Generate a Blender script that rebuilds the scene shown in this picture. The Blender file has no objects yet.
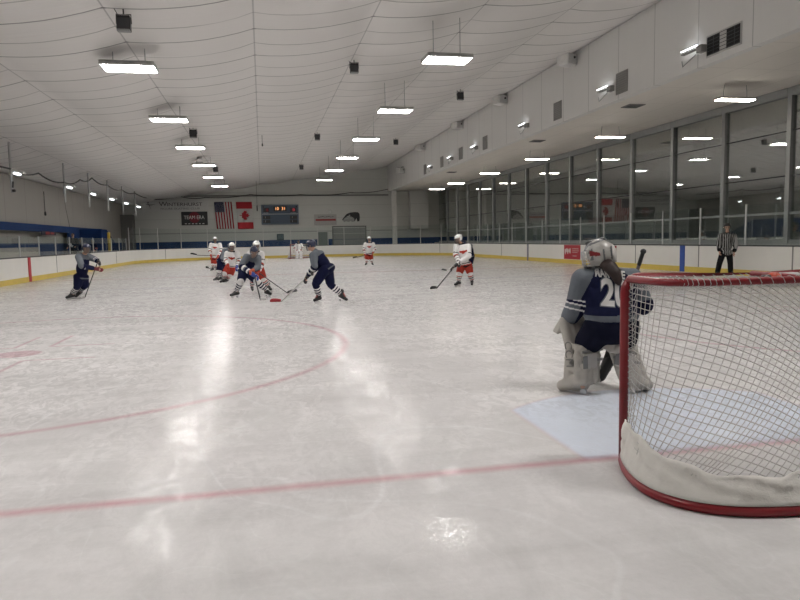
import bpy, bmesh, math, random
from mathutils import Vector, Matrix
from mathutils.bvhtree import BVHTree
random.seed(7)
C = bpy.context.scene.collection
PI = math.pi
YAW = 0.201561
X0, YG = 3.295, 4.03            # goal centre / goal line
XL, XR, YF = -9.65, 16.24, 61.6 # board faces: left, right, far
CR = 8.53                       # corner radius
WL, WR, WF = -12.2, 12.2, 64.5  # left wall, upper right wall, far wall
WIN = 16.9                      # window plane
SOFF = 6.13
def ceil_z(x): return 6.85 + .145 * x

# ------------------------------------------------------------------ materials
MATS = {}
class N:
    """tiny expression wrapper over math nodes"""
    def __init__(s, nt, sock): s.nt, s.s = nt, sock
    def _m(s, op, *a):
        n = s.nt.nodes.new('ShaderNodeMath'); n.operation = op
        for i, v in enumerate((s,) + a):
            if isinstance(v, N): s.nt.links.new(v.s, n.inputs[i])
            else: n.inputs[i].default_value = v
        return N(s.nt, n.outputs[0])
    def __add__(s, o): return s._m('ADD', o)
    def __sub__(s, o): return s._m('SUBTRACT', o)
    def __mul__(s, o): return s._m('MULTIPLY', o)
    def rsub(s, v): return (s * -1.0) + v
    def abs(s): return s._m('ABSOLUTE')
    def max(s, o): return s._m('MAXIMUM', o)
    def min(s, o): return s._m('MINIMUM', o)
    def sqrt(s): return s._m('SQRT')
    def clamp(s):
        r = s._m('MULTIPLY', 1.0); r.s.node.use_clamp = True; return r
    def band(s, hw, soft):      # 1 where |s| < hw
        return ((s.abs() * -1.0 + (hw + soft)) * (1 / (2 * soft))).clamp()
    def below(s, v, soft):      # 1 where s < v
        return ((s * -1.0 + (v + soft)) * (1 / (2 * soft))).clamp()
    def pingmod(s, p):          # distance to nearest multiple of p
        n = s._m('PINGPONG', p / 2); return n
def hyp(a, b): return (a * a + b * b).sqrt()

def newmat(name):
    m = bpy.data.materials.new(name); m.use_nodes = True
    nt = m.node_tree; b = nt.nodes['Principled BSDF']
    return m, nt, b
def coords(nt, kind='Object'):
    tc = nt.nodes.new('ShaderNodeTexCoord'); sp = nt.nodes.new('ShaderNodeSeparateXYZ')
    nt.links.new(tc.outputs[kind], sp.inputs[0])
    return tc.outputs[kind], N(nt, sp.outputs[0]), N(nt, sp.outputs[1]), N(nt, sp.outputs[2])
def noise(nt, vec, scale, detail=3, rough=.55, stretch=None, dist=0):
    if stretch:
        mp = nt.nodes.new('ShaderNodeMapping'); mp.inputs['Scale'].default_value = stretch
        nt.links.new(vec, mp.inputs[0]); vec = mp.outputs[0]
    n = nt.nodes.new('ShaderNodeTexNoise'); n.inputs['Scale'].default_value = scale
    n.inputs['Detail'].default_value = detail; n.inputs['Roughness'].default_value = rough
    n.inputs['Distortion'].default_value = dist
    nt.links.new(vec, n.inputs['Vector'])
    return N(nt, n.outputs[0])
def mixc(nt, fac, a, b):
    n = nt.nodes.new('ShaderNodeMix'); n.data_type = 'RGBA'
    if isinstance(fac, N): nt.links.new(fac.s, n.inputs[0])
    else: n.inputs[0].default_value = fac
    for i, v in ((6, a), (7, b)):
        if isinstance(v, (tuple, list)): n.inputs[i].default_value = (*v[:3], 1)
        else: nt.links.new(v, n.inputs[i])
    return n.outputs[2]
def bump(nt, b, h, strength, dist=.01):
    n = nt.nodes.new('ShaderNodeBump'); n.inputs['Strength'].default_value = strength
    n.inputs['Distance'].default_value = dist
    nt.links.new(h.s, n.inputs['Height']); nt.links.new(n.outputs[0], b.inputs['Normal'])

def pm(name, c, rough=.6, var=.12, scale=8., metal=0., spec=.5, bmp=0., emit=None):
    """plain procedural material: colour with a little noise variation"""
    if name in MATS: return MATS[name]
    m, nt, b = newmat(name)
    v, x, y, z = coords(nt)
    n = noise(nt, v, scale, 4)
    c2 = tuple(min(1, k * (1 + var)) for k in c); c1 = tuple(k * (1 - var) for k in c)
    nt.links.new(mixc(nt, n, c1, c2), b.inputs['Base Color'])
    if name.endswith('cloth'): spec = .12
    b.inputs['Roughness'].default_value = rough; b.inputs['Metallic'].default_value = metal
    b.inputs['Specular IOR Level'].default_value = spec
    if bmp: bump(nt, b, n, bmp)
    if emit:
        b.inputs['Emission Color'].default_value = (*emit[:3], 1); b.inputs['Emission Strength'].default_value = emit[3]
    MATS[name] = m
    return m

def ice_mat():
    m, nt, b = newmat('ice')
    v, x, y, z = coords(nt)
    big = noise(nt, v, .45, 4, .6, (1, .8, 1), .6)
    mid = noise(nt, v, 2.2, 5, .65, (1, .45, 1), 1.2)
    streak = noise(nt, v, .7, 5, .65, (.35, 2.0, 1), .6)
    fine = noise(nt, v, 26, 4, .7)
    tone = (big * .32 + mid * .26 + streak * .32 + fine * .10)
    rmp = nt.nodes.new('ShaderNodeMapRange'); nt.links.new(tone.s, rmp.inputs[0])
    rmp.inputs[1].default_value = .41; rmp.inputs[2].default_value = .575
    base = mixc(nt, N(nt, rmp.outputs[0]), ICE_A, ICE_B)
    # skate scratches: thin contour lines of warped noise
    for sc, st, w, k in ((.35, (1, .45, 1), .0016, .26), (.5, (.45, 1, 1), .0018, .22), (1.7, (1, .7, 1), .004, .14)):
        s_ = noise(nt, v, sc, 1.5, .4, st, .4) - .5
        msk = s_.band(w, w * .6) * (mid * 1.6 - .25).clamp() * k
        base = mixc(nt, msk, base, (.86, .88, .88))
    for sc, st, w, k in ((1.1, (.8, .9, 1), .0022, .28),):
        s_ = noise(nt, v, sc, 1.5, .4, st, .5) - .46
        msk = s_.band(w, w * .6) * (big * 1.8 - .3).clamp() * k * (y - 6.0).clamp()
        base = mixc(nt, msk, base, (.35, .36, .36))
    wob = (noise(nt, v, 3, 2) - .5) * .03
    fade = (mid * .9 + .35).clamp()
    # crease
    dx, dy = (x - X0).abs(), y - YG
    r = hyp(dx, dy)
    ins = dx.below(1.22, .02) * (dy * -1.0).below(0, .02) * r.below(1.83, .02)
    base = mixc(nt, ins * (fine * .4 + .45), base, (.60, .67, .79))
    edge = (r - 1.83).band(.025, .02) * dx.below(1.24, .02) * (dy * -1.0).below(0, .02)
    edge = edge.max((dx - 1.22).band(.025, .02) * (dy * -1.0).below(0, .02) * dy.below(1.36, .03))
    base = mixc(nt, edge * fade * .22, base, (.55, .30, .32))
    red = (dy + wob).band(.045, .04)
    red2 = (y - 57.6).band(.04, .03)
    rings = None
    for cx in (X0 - 6.7, X0 + 6.7):
        for cy in (YG + 6.1, 57.6 - 6.1):
            rr = hyp(x - cx, y - cy)
            a = (rr - 4.57 + wob).band(.05, .04).max(rr.below(.3, .03))
            ax, ay = (x - cx).abs(), (y - cy).abs()
            L = (ax - .25).band(.03, .02) * (ay - 1.2).band(.6, .02)
            L = L.max((ay - .61).band(.03, .02) * (ax - .70).band(.45, .02))
            a = a.max(L)
            rings = a if rings is None else rings.max(a)
    rings = rings.max((y - 30.75).band(.15, .04)).max(red2)
    base = mixc(nt, red * fade * .62, base, (.50, .17, .21))
    base = mixc(nt, rings * fade * .60, base, (.45, .20, .24))
    blue = (y - 23.6).band(.15, .04).max((y - 37.8).band(.15, .04)).max((hyp(x - X0, y - 30.75) - 4.57).band(.03, .03))
    base = mixc(nt, blue * fade * .22, base, (.25, .32, .5))
    nt.links.new(base, b.inputs['Base Color'])
    wet = ((noise(nt, v, 7, 6, .75, (1, .6, 1), 1.5) - .47) * 7.0).clamp() * ((big + mid) * 3.0 - 2.55).clamp()
    spl = (wet * .115 + .002).clamp(); nt.links.new(spl.s, b.inputs['Specular IOR Level'])
    rg = (mid * .06 + fine * .10 + .04).clamp()
    nt.links.new(rg.s, b.inputs['Roughness'])
    vf = noise(nt, v, 60, 3, .7)
    bump(nt, b, mid * .45 + fine * .30 + streak * .30 + vf * .10, .30, .012)
    return m
ICE_A, ICE_B = (.535, .525, .52), (.69, .675, .67)

def ceiling_mat():
    m, nt, b = newmat('ceiling_fabric')
    v, x, y, z = coords(nt)
    n = noise(nt, v, .5, 3)
    wr = noise(nt, v, 1.3, 3, .5, (.25, 3.0, 1), .8)
    base = mixc(nt, n, (.72, .70, .68), (.79, .77, .75))
    seam = x.pingmod(3.05).band(.016, .012)
    wv = (noise(nt, v, .6, 2, .5, (1, .3, 1)) - .5) * .10
    l1 = (y + wv - .65).pingmod(2.44).band(.026, .016)
    l2 = (y + wv + .57).pingmod(2.44).band(.022, .018) * (wr * 2.0 - .2).clamp()
    base = mixc(nt, l1 * .85, base, (.10, .10, .10))
    base = mixc(nt, l2 * .85, base, (.16, .16, .15))
    base = mixc(nt, seam * .6, base, (.16, .16, .16))
    node = (x.pingmod(3.05).band(.05, .02)) * (y - .65).pingmod(2.44).band(.05, .02)
    base = mixc(nt, node * .6, base, (.08, .08, .08))
    nt.links.new(base, b.inputs['Base Color'])
    b.inputs['Roughness'].default_value = .34; b.inputs['Specular IOR Level'].default_value = .22
    bump(nt, b, wr, .30, .05)
    return m

def panel_mat(name, c, axis, pitch, lw=.012, dark=.4, rough=.6, var=.06, bands=()):
    """wall cladding: joint lines every `pitch` metres along an axis; bands = (axis, lo, hi, colour) paint"""
    m, nt, b = newmat(name)
    v, x, y, z = coords(nt)
    a = {'x': x, 'y': y, 'z': z}
    n = noise(nt, v, .8, 4, .6); n2 = noise(nt, v, 2.0, 4, .6, (2, 2, .25))
    base = mixc(nt, n * .6 + n2 * .4, tuple(k * (1 - var) for k in c), tuple(k * (1 + var) for k in c))
    for ax, lo, hi, col in bands:
        msk = (a[ax] - (lo + hi) / 2).band((hi - lo) / 2, .01)
        base = mixc(nt, msk, base, col)
    for ax, p in zip(axis, pitch):
        base = mixc(nt, a[ax].pingmod(p).band(lw, lw * .6) * dark, base, tuple(k * .2 for k in c))
    nt.links.new(base, b.inputs['Base Color']); b.inputs['Roughness'].default_value = rough
    return m

def glass_mat(name, tint, f0, edge=1.):
    m = bpy.data.materials.new(name); m.use_nodes = True; nt = m.node_tree
    nt.nodes.clear()
    o = nt.nodes.new('ShaderNodeOutputMaterial'); mx = nt.nodes.new('ShaderNodeMixShader')
    t = nt.nodes.new('ShaderNodeBsdfTransparent'); g = nt.nodes.new('ShaderNodeBsdfGlossy')
    t.inputs[0].default_value = (*tint, 1); g.inputs['Roughness'].default_value = .015
    g.inputs[0].default_value = (.96, .98, .97, 1)
    f = nt.nodes.new('ShaderNodeLayerWeight'); f.inputs[0].default_value = .5
    q = N(nt, f.outputs['Facing']); q2 = q * q; fac = (q2 * q2 * q * ((1 - f0) * edge) + f0).clamp()
    nt.links.new(fac.s, mx.inputs[0]); nt.links.new(t.outputs[0], mx.inputs[1]); nt.links.new(g.outputs[0], mx.inputs[2])
    nt.links.new(mx.outputs[0], o.inputs[0])
    return m

def emit_mat(name, c, s):
    if name in MATS: return MATS[name]
    m = bpy.data.materials.new(name); m.use_nodes = True; nt = m.node_tree
    nt.nodes.clear()
    o = nt.nodes.new('ShaderNodeOutputMaterial'); e = nt.nodes.new('ShaderNodeEmission')
    e.inputs[0].default_value = (*c, 1); e.inputs[1].default_value = s
    nt.links.new(e.outputs[0], o.inputs[0]); MATS[name] = m
    return m

M_ice = ice_mat(); M_ceil = ceiling_mat()
M_white = pm('white_paint', (.72, .72, .70), .5, .05)
M_board = pm('board_plastic', (.78, .77, .73), .35, .05, 1.5)
M_yellow = pm('yellow_plastic', (.66, .50, .10), .4, .12, 2)
M_rail = pm('dark_rail', (.05, .055, .06), .5, .1)
M_alu = pm('aluminium', (.55, .56, .56), .4, .08, metal=.4)
M_mull = pm('grey_mullion', (.27, .28, .28), .5, .08)
M_black = pm('black_plastic', (.018, .018, .02), .45, .2)
M_dark = pm('dark_gap', (.02, .02, .02), .8, .2)
M_vent = pm('vent_grey', (.25, .245, .235), .6, .12)
M_lgrey = pm('light_grey_metal', (.52, .52, .50), .45, .06)
M_cable = pm('black_cable', (.02, .02, .02), .7, .1)
M_shield = glass_mat('rink_shield', (.95, .97, .965), .02, .5)
M_win = glass_mat('window_glass', (.80, .82, .81), .30)
M_blue = pm('blue_paint', (.010, .038, .135), .7, .12, 2, spec=.2)
M_navy = pm('navy_cloth', (.008, .010, .036), .85, .25, 20, bmp=.15)
M_grey = pm('grey_cloth', (.135, .15, .17), .85, .12, 20, bmp=.15)
M_wcl = pm('white_cloth', (.70, .69, .68), .85, .08, 20, bmp=.15)
M_redc = pm('red_cloth', (.36, .045, .03), .8, .15, 20, bmp=.15)
M_blkc = pm('black_cloth', (.014, .014, .017), .85, .25, 20, bmp=.15)
M_skin = pm('skin', (.50, .30, .22), .55, .08, 12)
M_hair = pm('brown_hair', (.045, .020, .014), .6, .3, 40, bmp=.3)
M_hwhite = pm('white_helmet', (.78, .78, .76), .3, .04)
M_hnavy = pm('navy_helmet', (.02, .025, .06), .3, .1)
M_wire = pm('cage_wire', (.06, .06, .065), .45, .05)
M_steel = pm('steel', (.62, .63, .64), .3, .05, metal=.8)
M_red = pm('red_pipe', (.22, .010, .016), .35, .15, 5)
M_cord = pm('net_cord', (.47, .46, .44), .8, .1, 30)
M_pad = pm('pad_leather', (.43, .405, .365), .6, .26, 6, bmp=.25)
M_orange = pm('orange_glove', (.55, .10, .04), .7, .15)
M_royal = pm('royal_glove', (.03, .06, .30), .7, .15)
M_maroon = pm('maroon_glove', (.16, .02, .03), .7, .15)

# ------------------------------------------------------------------ mesh builder
class MB:
    def __init__(s): s.bm = bmesh.new()
    def box(s, c, size, rot=None, bev=0):
        mt = Matrix.Translation(c) @ (rot.to_4x4() if rot is not None else Matrix()) @ Matrix.Diagonal((*size, 1))
        r = bmesh.ops.create_cube(s.bm, size=1, matrix=mt)
        if bev:
            es = list({e for v in r['verts'] for e in v.link_edges})
            bmesh.ops.bevel(s.bm, geom=es, offset=bev, segments=2, affect='EDGES', profile=.5)
        return s
    def box2(s, a, b, bev=0):
        a, b = Vector(a), Vector(b)
        return s.box((a + b) / 2, [abs(k) for k in (b - a)], None, bev)
    def tube(s, pts, r, seg=8, cap=True, closed=False):
        pts = [Vector(p) for p in pts]; n = len(pts); rings = []
        rr = r if isinstance(r, (list, tuple)) else [r] * n
        ref = None
        for i, p in enumerate(pts):
            if closed: t = pts[(i + 1) % n] - pts[i - 1]
            else: t = pts[min(i + 1, n - 1)] - pts[max(i - 1, 0)]
            if t.length < 1e-9: t = Vector((0, 0, 1))
            t.normalize()
            if ref is None:
                ref = Vector((0, 0, 1)) if abs(t.z) < .9 else Vector((1, 0, 0))
            a = t.cross(ref)
            if a.length < 1e-5: a = t.orthogonal()
            a.normalize(); bb = t.cross(a).normalized(); ref = -bb if False else ref
            rings.append([s.bm.verts.new(p + (a * math.cos(2 * PI * k / seg) + bb * math.sin(2 * PI * k / seg)) * rr[i]) for k in range(seg)])
        m = n if closed else n - 1
        for i in range(m):
            A, B = rings[i], rings[(i + 1) % n]
            for k in range(seg):
                s.bm.faces.new((A[k], A[(k + 1) % seg], B[(k + 1) % seg], B[k]))
        if cap and not closed:
            s.bm.faces.new(rings[0][::-1]); s.bm.faces.new(rings[-1])
        return s
    def caps(s, p0, p1, r0, r1=None, seg=14):
        r1 = r0 if r1 is None else r1
        p0, p1 = Vector(p0), Vector(p1); d = p1 - p0; L = d.length
        t = d / L if L > 1e-6 else Vector((0, 0, 1))
        pts, rr = [], []
        for k in range(5):
            a = PI / 2 * k / 5 - PI / 2
            pts.append(p0 + t * (math.sin(a) * r0)); rr.append(max(1e-3, math.cos(a) * r0))
        pts.append(p0); rr.append(r0); pts.append(p1); rr.append(r1)
        for k in range(1, 6):
            a = PI / 2 * k / 5
            pts.append(p1 + t * (math.sin(a) * r1)); rr.append(max(1e-3, math.cos(a) * r1))
        return s.tube(pts, rr, seg)
    def ell(s, c, rad, rot=None, seg=20):
        mt = Matrix.Translation(c) @ (rot.to_4x4() if rot is not None else Matrix()) @ Matrix.Diagonal((*rad, 1))
        bmesh.ops.create_uvsphere(s.bm, u_segments=seg, v_segments=max(8, seg * 2 // 3), radius=1, matrix=mt)
        return s
    def prism(s, poly, mt, depth):
        """2-D outline (x, y) extruded by depth along local z"""
        a = [s.bm.verts.new(mt @ Vector((x, y, 0))) for x, y in poly]
        b = [s.bm.verts.new(mt @ Vector((x, y, depth))) for x, y in poly]
        n = len(poly)
        s.bm.faces.new(a[::-1]); s.bm.faces.new(b)
        for i in range(n): s.bm.faces.new((a[i], a[(i + 1) % n], b[(i + 1) % n], b[i]))
        return s
    def extrude_profile(s, path, normals, prof):
        """sweep closed profile [(out, z)] along a plan path"""
        rings = [[s.bm.verts.new((p[0] + n[0] * o, p[1] + n[1] * o, z)) for o, z in prof] for p, n in zip(path, normals)]
        k = len(prof)
        for A, B in zip(rings, rings[1:]):
            for i in range(k): s.bm.faces.new((A[i], A[(i + 1) % k], B[(i + 1) % k], B[i]))
        s.bm.faces.new(rings[0][::-1]); s.bm.faces.new(rings[-1])
        return s
    def build(s, name, mat, parent=None, smooth=False, fix=True):
        if fix: bmesh.ops.recalc_face_normals(s.bm, faces=s.bm.faces)
        me = bpy.data.meshes.new(name); s.bm.to_mesh(me); s.bm.free()
        return link_mesh(name, me, mat, parent, smooth)
def link_mesh(name, me, mat, parent=None, smooth=False):
    for m_ in (mat if isinstance(mat, (list, tuple)) else [mat]): me.materials.append(m_)
    if smooth:
        for p in me.polygons: p.use_smooth = True
    o = bpy.data.objects.new(name, me); C.objects.link(o)
    if parent is not None: o.parent = parent
    return o
def tag(o, label, cat, group=None, kind=None):
    if label: o['label'] = label
    if cat: o['category'] = cat
    if group: o['group'] = group
    if kind: o['kind'] = kind
    return o
def empty(name, label, cat, loc=(0, 0, 0), rz=0., group=None):
    o = bpy.data.objects.new(name, None); C.objects.link(o); o.empty_display_size = .1
    o.location = loc; o.rotation_euler = (0, 0, rz)
    return tag(o, label, cat, group)
def struct(o): o['kind'] = 'structure'; return o
def dup(root, loc, label, rz=None):
    r = root.copy(); C.objects.link(r); r.location = loc; r['label'] = label
    if rz is not None: r.rotation_euler = (0, 0, rz)
    for ch in root.children:
        c = ch.copy(); C.objects.link(c); c.parent = r
        for g in ch.children:
            d = g.copy(); C.objects.link(d); d.parent = c
    return r
def vox(mb, size, it=4, fac=.5):
    """merge the overlapping lumps of a builder into one smooth closed surface"""
    bmesh.ops.recalc_face_normals(mb.bm, faces=mb.bm.faces)
    me = bpy.data.meshes.new('tmp'); mb.bm.to_mesh(me); mb.bm.free()
    o = bpy.data.objects.new('tmp', me); C.objects.link(o)
    r = o.modifiers.new('r', 'REMESH'); r.mode = 'VOXEL'; r.voxel_size = size; r.use_smooth_shade = True
    if it:
        s_ = o.modifiers.new('s', 'SMOOTH'); s_.factor = fac; s_.iterations = it
    dg = bpy.context.evaluated_depsgraph_get(); dg.update()
    out = bpy.data.meshes.new_from_object(o.evaluated_get(dg))
    bpy.data.objects.remove(o); bpy.data.meshes.remove(me)
    return out
def paint(me, fn):
    for p in me.polygons: p.material_index = fn(p.center)
def seg_t(p, a, b):
    d = b - a; L2 = d.length_squared or 1e-9
    t = max(0, min(1, (p - a).dot(d) / L2))
    return (p - (a + d * t)).length, t

def text_mesh(txt, size, extrude=0., align='CENTER', sx=1., bold=0.):
    cu = bpy.data.curves.new('t', 'FONT'); cu.body = txt; cu.size = size; cu.extrude = extrude
    cu.align_x = align; cu.align_y = 'CENTER'; cu.offset = bold
    o = bpy.data.objects.new('t', cu); C.objects.link(o)
    dg = bpy.context.evaluated_depsgraph_get(); dg.update()
    me = bpy.data.meshes.new_from_object(o.evaluated_get(dg))
    bpy.data.objects.remove(o); bpy.data.curves.remove(cu)
    if sx != 1.: me.transform(Matrix.Diagonal((sx, 1, 1, 1)))
    return me
def text_on(name, txt, size, mt, mat, parent=None, sx=1., ext=.004):
    me = text_mesh(txt, size, ext, sx=sx); me.transform(mt)
    return link_mesh(name, me, mat, parent)
def wall_frame(x, y, z):
    """text frame on a wall facing the camera (-Y): local x to the right, local y up, local z towards -Y"""
    return Matrix.Translation((x, y, z)) @ Matrix(((1, 0, 0, 0), (0, 0, -1, 0), (0, 1, 0, 0), (0, 0, 0, 1)))

# ------------------------------------------------------------------ people
def V(t): return Vector(t)
def hand_lumps(mb, wrist, tip_dir, side, k=1., curl=Vector((0, 0, -1)), fr=.0095):
    """palm, four bent fingers and a thumb, unequal lengths; side = direction of the thumb"""
    d = tip_dir.normalized(); s_ = (side - d * side.dot(d)).normalized(); n = d.cross(s_).normalized()
    if n.dot(curl) < 0: n = -n
    palm = wrist + d * .05 * k
    for q in (-.03, -.01, .01, .03):
        mb.caps(wrist + s_ * q * .6 * k, palm + d * .045 * k + s_ * q * k, .015 * k, .013 * k, 8)
    for q, L in ((.032, .066), (.011, .076), (-.011, .071), (-.032, .055)):
        a = palm + d * .045 * k + s_ * q * k
        b_ = a + (d * .75 + n * .55).normalized() * L * .5 * k
        c_ = b_ + (d * .15 + n * .95).normalized() * L * .5 * k
        mb.caps(a, b_, fr * k, fr * .95 * k, 8); mb.caps(b_, c_, fr * .95 * k, fr * .8 * k, 8)
    a = wrist + d * .03 * k + s_ * .035 * k
    b_ = a + (d * .6 + s_ * .7 + n * .2).normalized() * .04 * k
    mb.caps(a, b_, .013 * k, .0115 * k, 8); mb.caps(b_, b_ + (d * .8 + n * .5).normalized() * .032 * k, .0115 * k, .009 * k, 8)

def head_lumps(mb, h, f, k=1.):
    """skull, jaw, nose, brow, ears; f = facing"""
    up = Vector((0, 0, 1)); s_ = f.cross(up).normalized()
    rot = Matrix((s_, f, up)).transposed()
    mb.ell(h + up * .02 * k, (.076 * k, .095 * k, .10 * k), rot)
    mb.ell(h + f * .025 * k - up * .045 * k, (.058 * k, .068 * k, .075 * k), rot)
    mb.caps(h + f * .088 * k + up * .015 * k, h + f * .108 * k - up * .02 * k, .010 * k, .015 * k, 8)   # nose
    mb.caps(h + f * .086 * k + up * .03 * k - s_ * .035 * k, h + f * .086 * k + up * .03 * k + s_ * .035 * k, .012 * k, .012 * k, 8)
    mb.caps(h + f * .078 * k - up * .055 * k - s_ * .016 * k, h + f * .078 * k - up * .055 * k + s_ * .016 * k, .011 * k, .011 * k, 8)
    for q in (-1, 1): mb.ell(h + s_ * q * .078 * k, (.012 * k, .022 * k, .032 * k), rot, 10)

def eyes(body, h, f, k=1.):
    up = Vector((0, 0, 1)); s_ = f.cross(up).normalized()
    for q in (-1, 1):
        e = MB(); e.ell(h + f * .086 * k + s_ * q * .032 * k + up * .012 * k, (.012 * k, .012 * k, .009 * k), None, 10)
        e.build('eye', pm('eye_dark', (.03, .025, .02), .2), body, True)

def helmet(body, h, f, mat, k=1., cage=True, visor=False):
    up = Vector((0, 0, 1)); s_ = f.cross(up).normalized()
    rot = Matrix((s_, f, up)).transposed()
    mb = MB(); c = h + up * .03 * k
    mb.ell(Vector((0, 0, 0)), (.112 * k, .138 * k, .122 * k), None, 24)
    dl = [v for v in mb.bm.verts if v.co.z < -.075 * k or (v.co.y > .02 * k and v.co.z < .015 * k) or (v.co.y > -.035 * k and v.co.z < -.045 * k)]
    bmesh.ops.delete(mb.bm, geom=dl, context='VERTS')
    for q in (-1, 1):   # ear guard and ridge
        mb.box(Vector((q * .104 * k, -.01 * k, -.03 * k)), (.02 * k, .06 * k, .07 * k), None, .006 * k)
        mb.caps((q * .045 * k, .10 * k, .085 * k), (q * .05 * k, -.09 * k, .095 * k), .012 * k, .012 * k, 8)
    mb.bm.transform(Matrix.Translation(c) @ rot.to_4x4())
    o = mb.build('helmet', mat, body, True, False)
    sd = o.modifiers.new('thick', 'SOLIDIFY'); sd.thickness = .012 * k; sd.offset = -1
    if cage:
        g = MB()
        R = lambda a, z: h + (f * math.cos(a) * .135 + s_ * math.sin(a) * .105 + up * z) * k
        for z, sc in ((.035, 1), (.005, 1), (-.025, 1), (-.055, .97), (-.085, .9), (-.11, .8)):
            g.tube([h + (R(a, z) - h - up * z * k) * sc + up * z * k for a in [i * .22 - 1.32 for i in range(13)]], .0048 * k, 5)
        for a in [i * .3 - 1.2 for i in range(9)]:
            g.tube([h + (R(a, z) - h - up * z * k) * sc + up * z * k for z, sc in ((.035, 1), (-.025, 1), (-.055, .97), (-.085, .9), (-.11, .8))], .0048 * k, 5)
        g.build('face_cage', M_wire, o, True)
    if visor:
        g = MB(); rows = []
        for z in (.035, -.045):
            rows.append([g.bm.verts.new(h + (f * math.cos(a) * .13 + s_ * math.sin(a) * .108 + up * z) * k) for a in [i * .22 - 1.32 for i in range(13)]])
        for i in range(12): g.bm.faces.new((rows[0][i], rows[0][i + 1], rows[1][i + 1], rows[1][i]))
        v = g.build('visor', M_shield, o, True); v.modifiers.new('thick', 'SOLIDIFY').thickness = .003
    return o

def skate(body, an, toe, mat_boot, k=1., lace=None):
    t = Vector((toe[0], toe[1], 0)).normalized(); up = Vector((0, 0, 1)); s_ = t.cross(up)
    pitch = toe[2] if len(toe) > 2 else 0.
    if pitch: t = (t + up * pitch).normalized(); up = s_.cross(t).normalized()
    heel = an - up * .065 * k - t * .045 * k; tip = heel + t * .215 * k - up * .005
    mb = MB()
    mb.caps(an + up * .09 * k - t * .01, an - up * .01 * k, .058 * k, .052 * k); mb.caps(an - up * .01 * k, heel + up * .03 * k, .052 * k, .046 * k)
    mb.caps(heel + up * .03 * k, tip, .045 * k, .04 * k); mb.caps(an + t * .03 * k, tip - t * .05 * k + up * .015, .048 * k, .04 * k)
    me = vox(mb, .014, 3); o = link_mesh('skate', me, mat_boot, body)
    rot = Matrix((t, s_, up)).transposed()
    b = MB(); mid = (heel + tip) / 2 - up * .05 * k
    for q in (-.075, .07): b.box(mid + t * q * k - up * .012 * k, (.07 * k, .022, .045 * k), rot, .006)
    b.box(mid - up * .038 * k, (.27 * k, .008, .022), rot, .003)
    b.build('skate_blade', M_steel, o)
    if lace:
        l = MB()
        for q in range(4): l.box(an + t * (.055 + q * .02) * k + up * (.055 - q * .022) * k, (.014, .06, .01), rot, .003)
        l.build('laces', lace, o)
    return o

def gloves(body, wrist, d, side, mat, cuffmat=None, k=1.):
    mb = MB(); d = d.normalized()
    mb.caps(wrist - d * .10 * k, wrist - d * .0 * k, .062 * k, .052 * k)
    s_ = (side - d * side.dot(d)).normalized(); n = d.cross(s_).normalized()
    rot = Matrix((d, s_, n)).transposed()
    mb.box(wrist + d * .055 * k, (.11 * k, .10 * k, .065 * k), rot, .018 * k)
    hand_lumps(mb, wrist + d * .03 * k, d, side, 1.25 * k, Vector((0, 0, -1)), .016)
    o = link_mesh('glove', vox(mb, .012 * k, 2), mat, body)
    return o

def hockey_stick(label, top, heel, toe, shaft_mat, blade_mat, group='hockey sticks in play', goalie=False):
    o = empty('hockey_stick', label, 'hockey stick', heel, 0, group)
    T = top - heel; d = T.normalized(); tv = toe - heel
    s_ = d.cross(tv).normalized(); e = s_.cross(d)
    rot = Matrix((d, e, s_)).transposed()
    mb = MB(); mb.box(T / 2, (T.length, .032, .022), rot, .006); sh = mb.build('shaft', shaft_mat, o)
    k = MB(); k.caps(T - d * .10, T, .019, .021, 10); k.build('grip_tape', M_black, sh, True)
    h = .075
    b = MB(); rows = []
    td = tv.normalized(); n = td.cross(Vector((0, 0, 1))).normalized()
    for i in range(7):
        u = i / 6; p = tv * u + n * .035 * (u * u)
        hh = h * (.8 + .35 * math.sin(u * PI * .8)) * (1 if i < 6 else .7)
        rows.append([b.bm.verts.new(p + n * w + Vector((0, 0, z))) for w, z in ((-.007, 0), (.007, 0), (.006, hh), (-.006, hh))])
    for A, B in zip(rows, rows[1:]):
        for i in range(4): b.bm.faces.new((A[i], A[(i + 1) % 4], B[(i + 1) % 4], B[i]))
    b.bm.faces.new(rows[0][::-1]); b.bm.faces.new(rows[-1])
    b.build('blade', blade_mat, o, True)
    return o

WHITE = dict(base=M_wcl, yoke=M_wcl, s1=M_redc, s2=M_blkc, pants=M_redc, sock=M_wcl, sk1=M_redc, sk2=M_blkc, helm=M_hwhite, glove=M_redc)
BLUE = dict(base=M_navy, yoke=M_grey, s1=M_wcl, s2=M_grey, pants=M_navy, sock=M_navy, sk1=M_wcl, sk2=M_wcl, helm=M_hnavy, glove=M_black)

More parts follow.
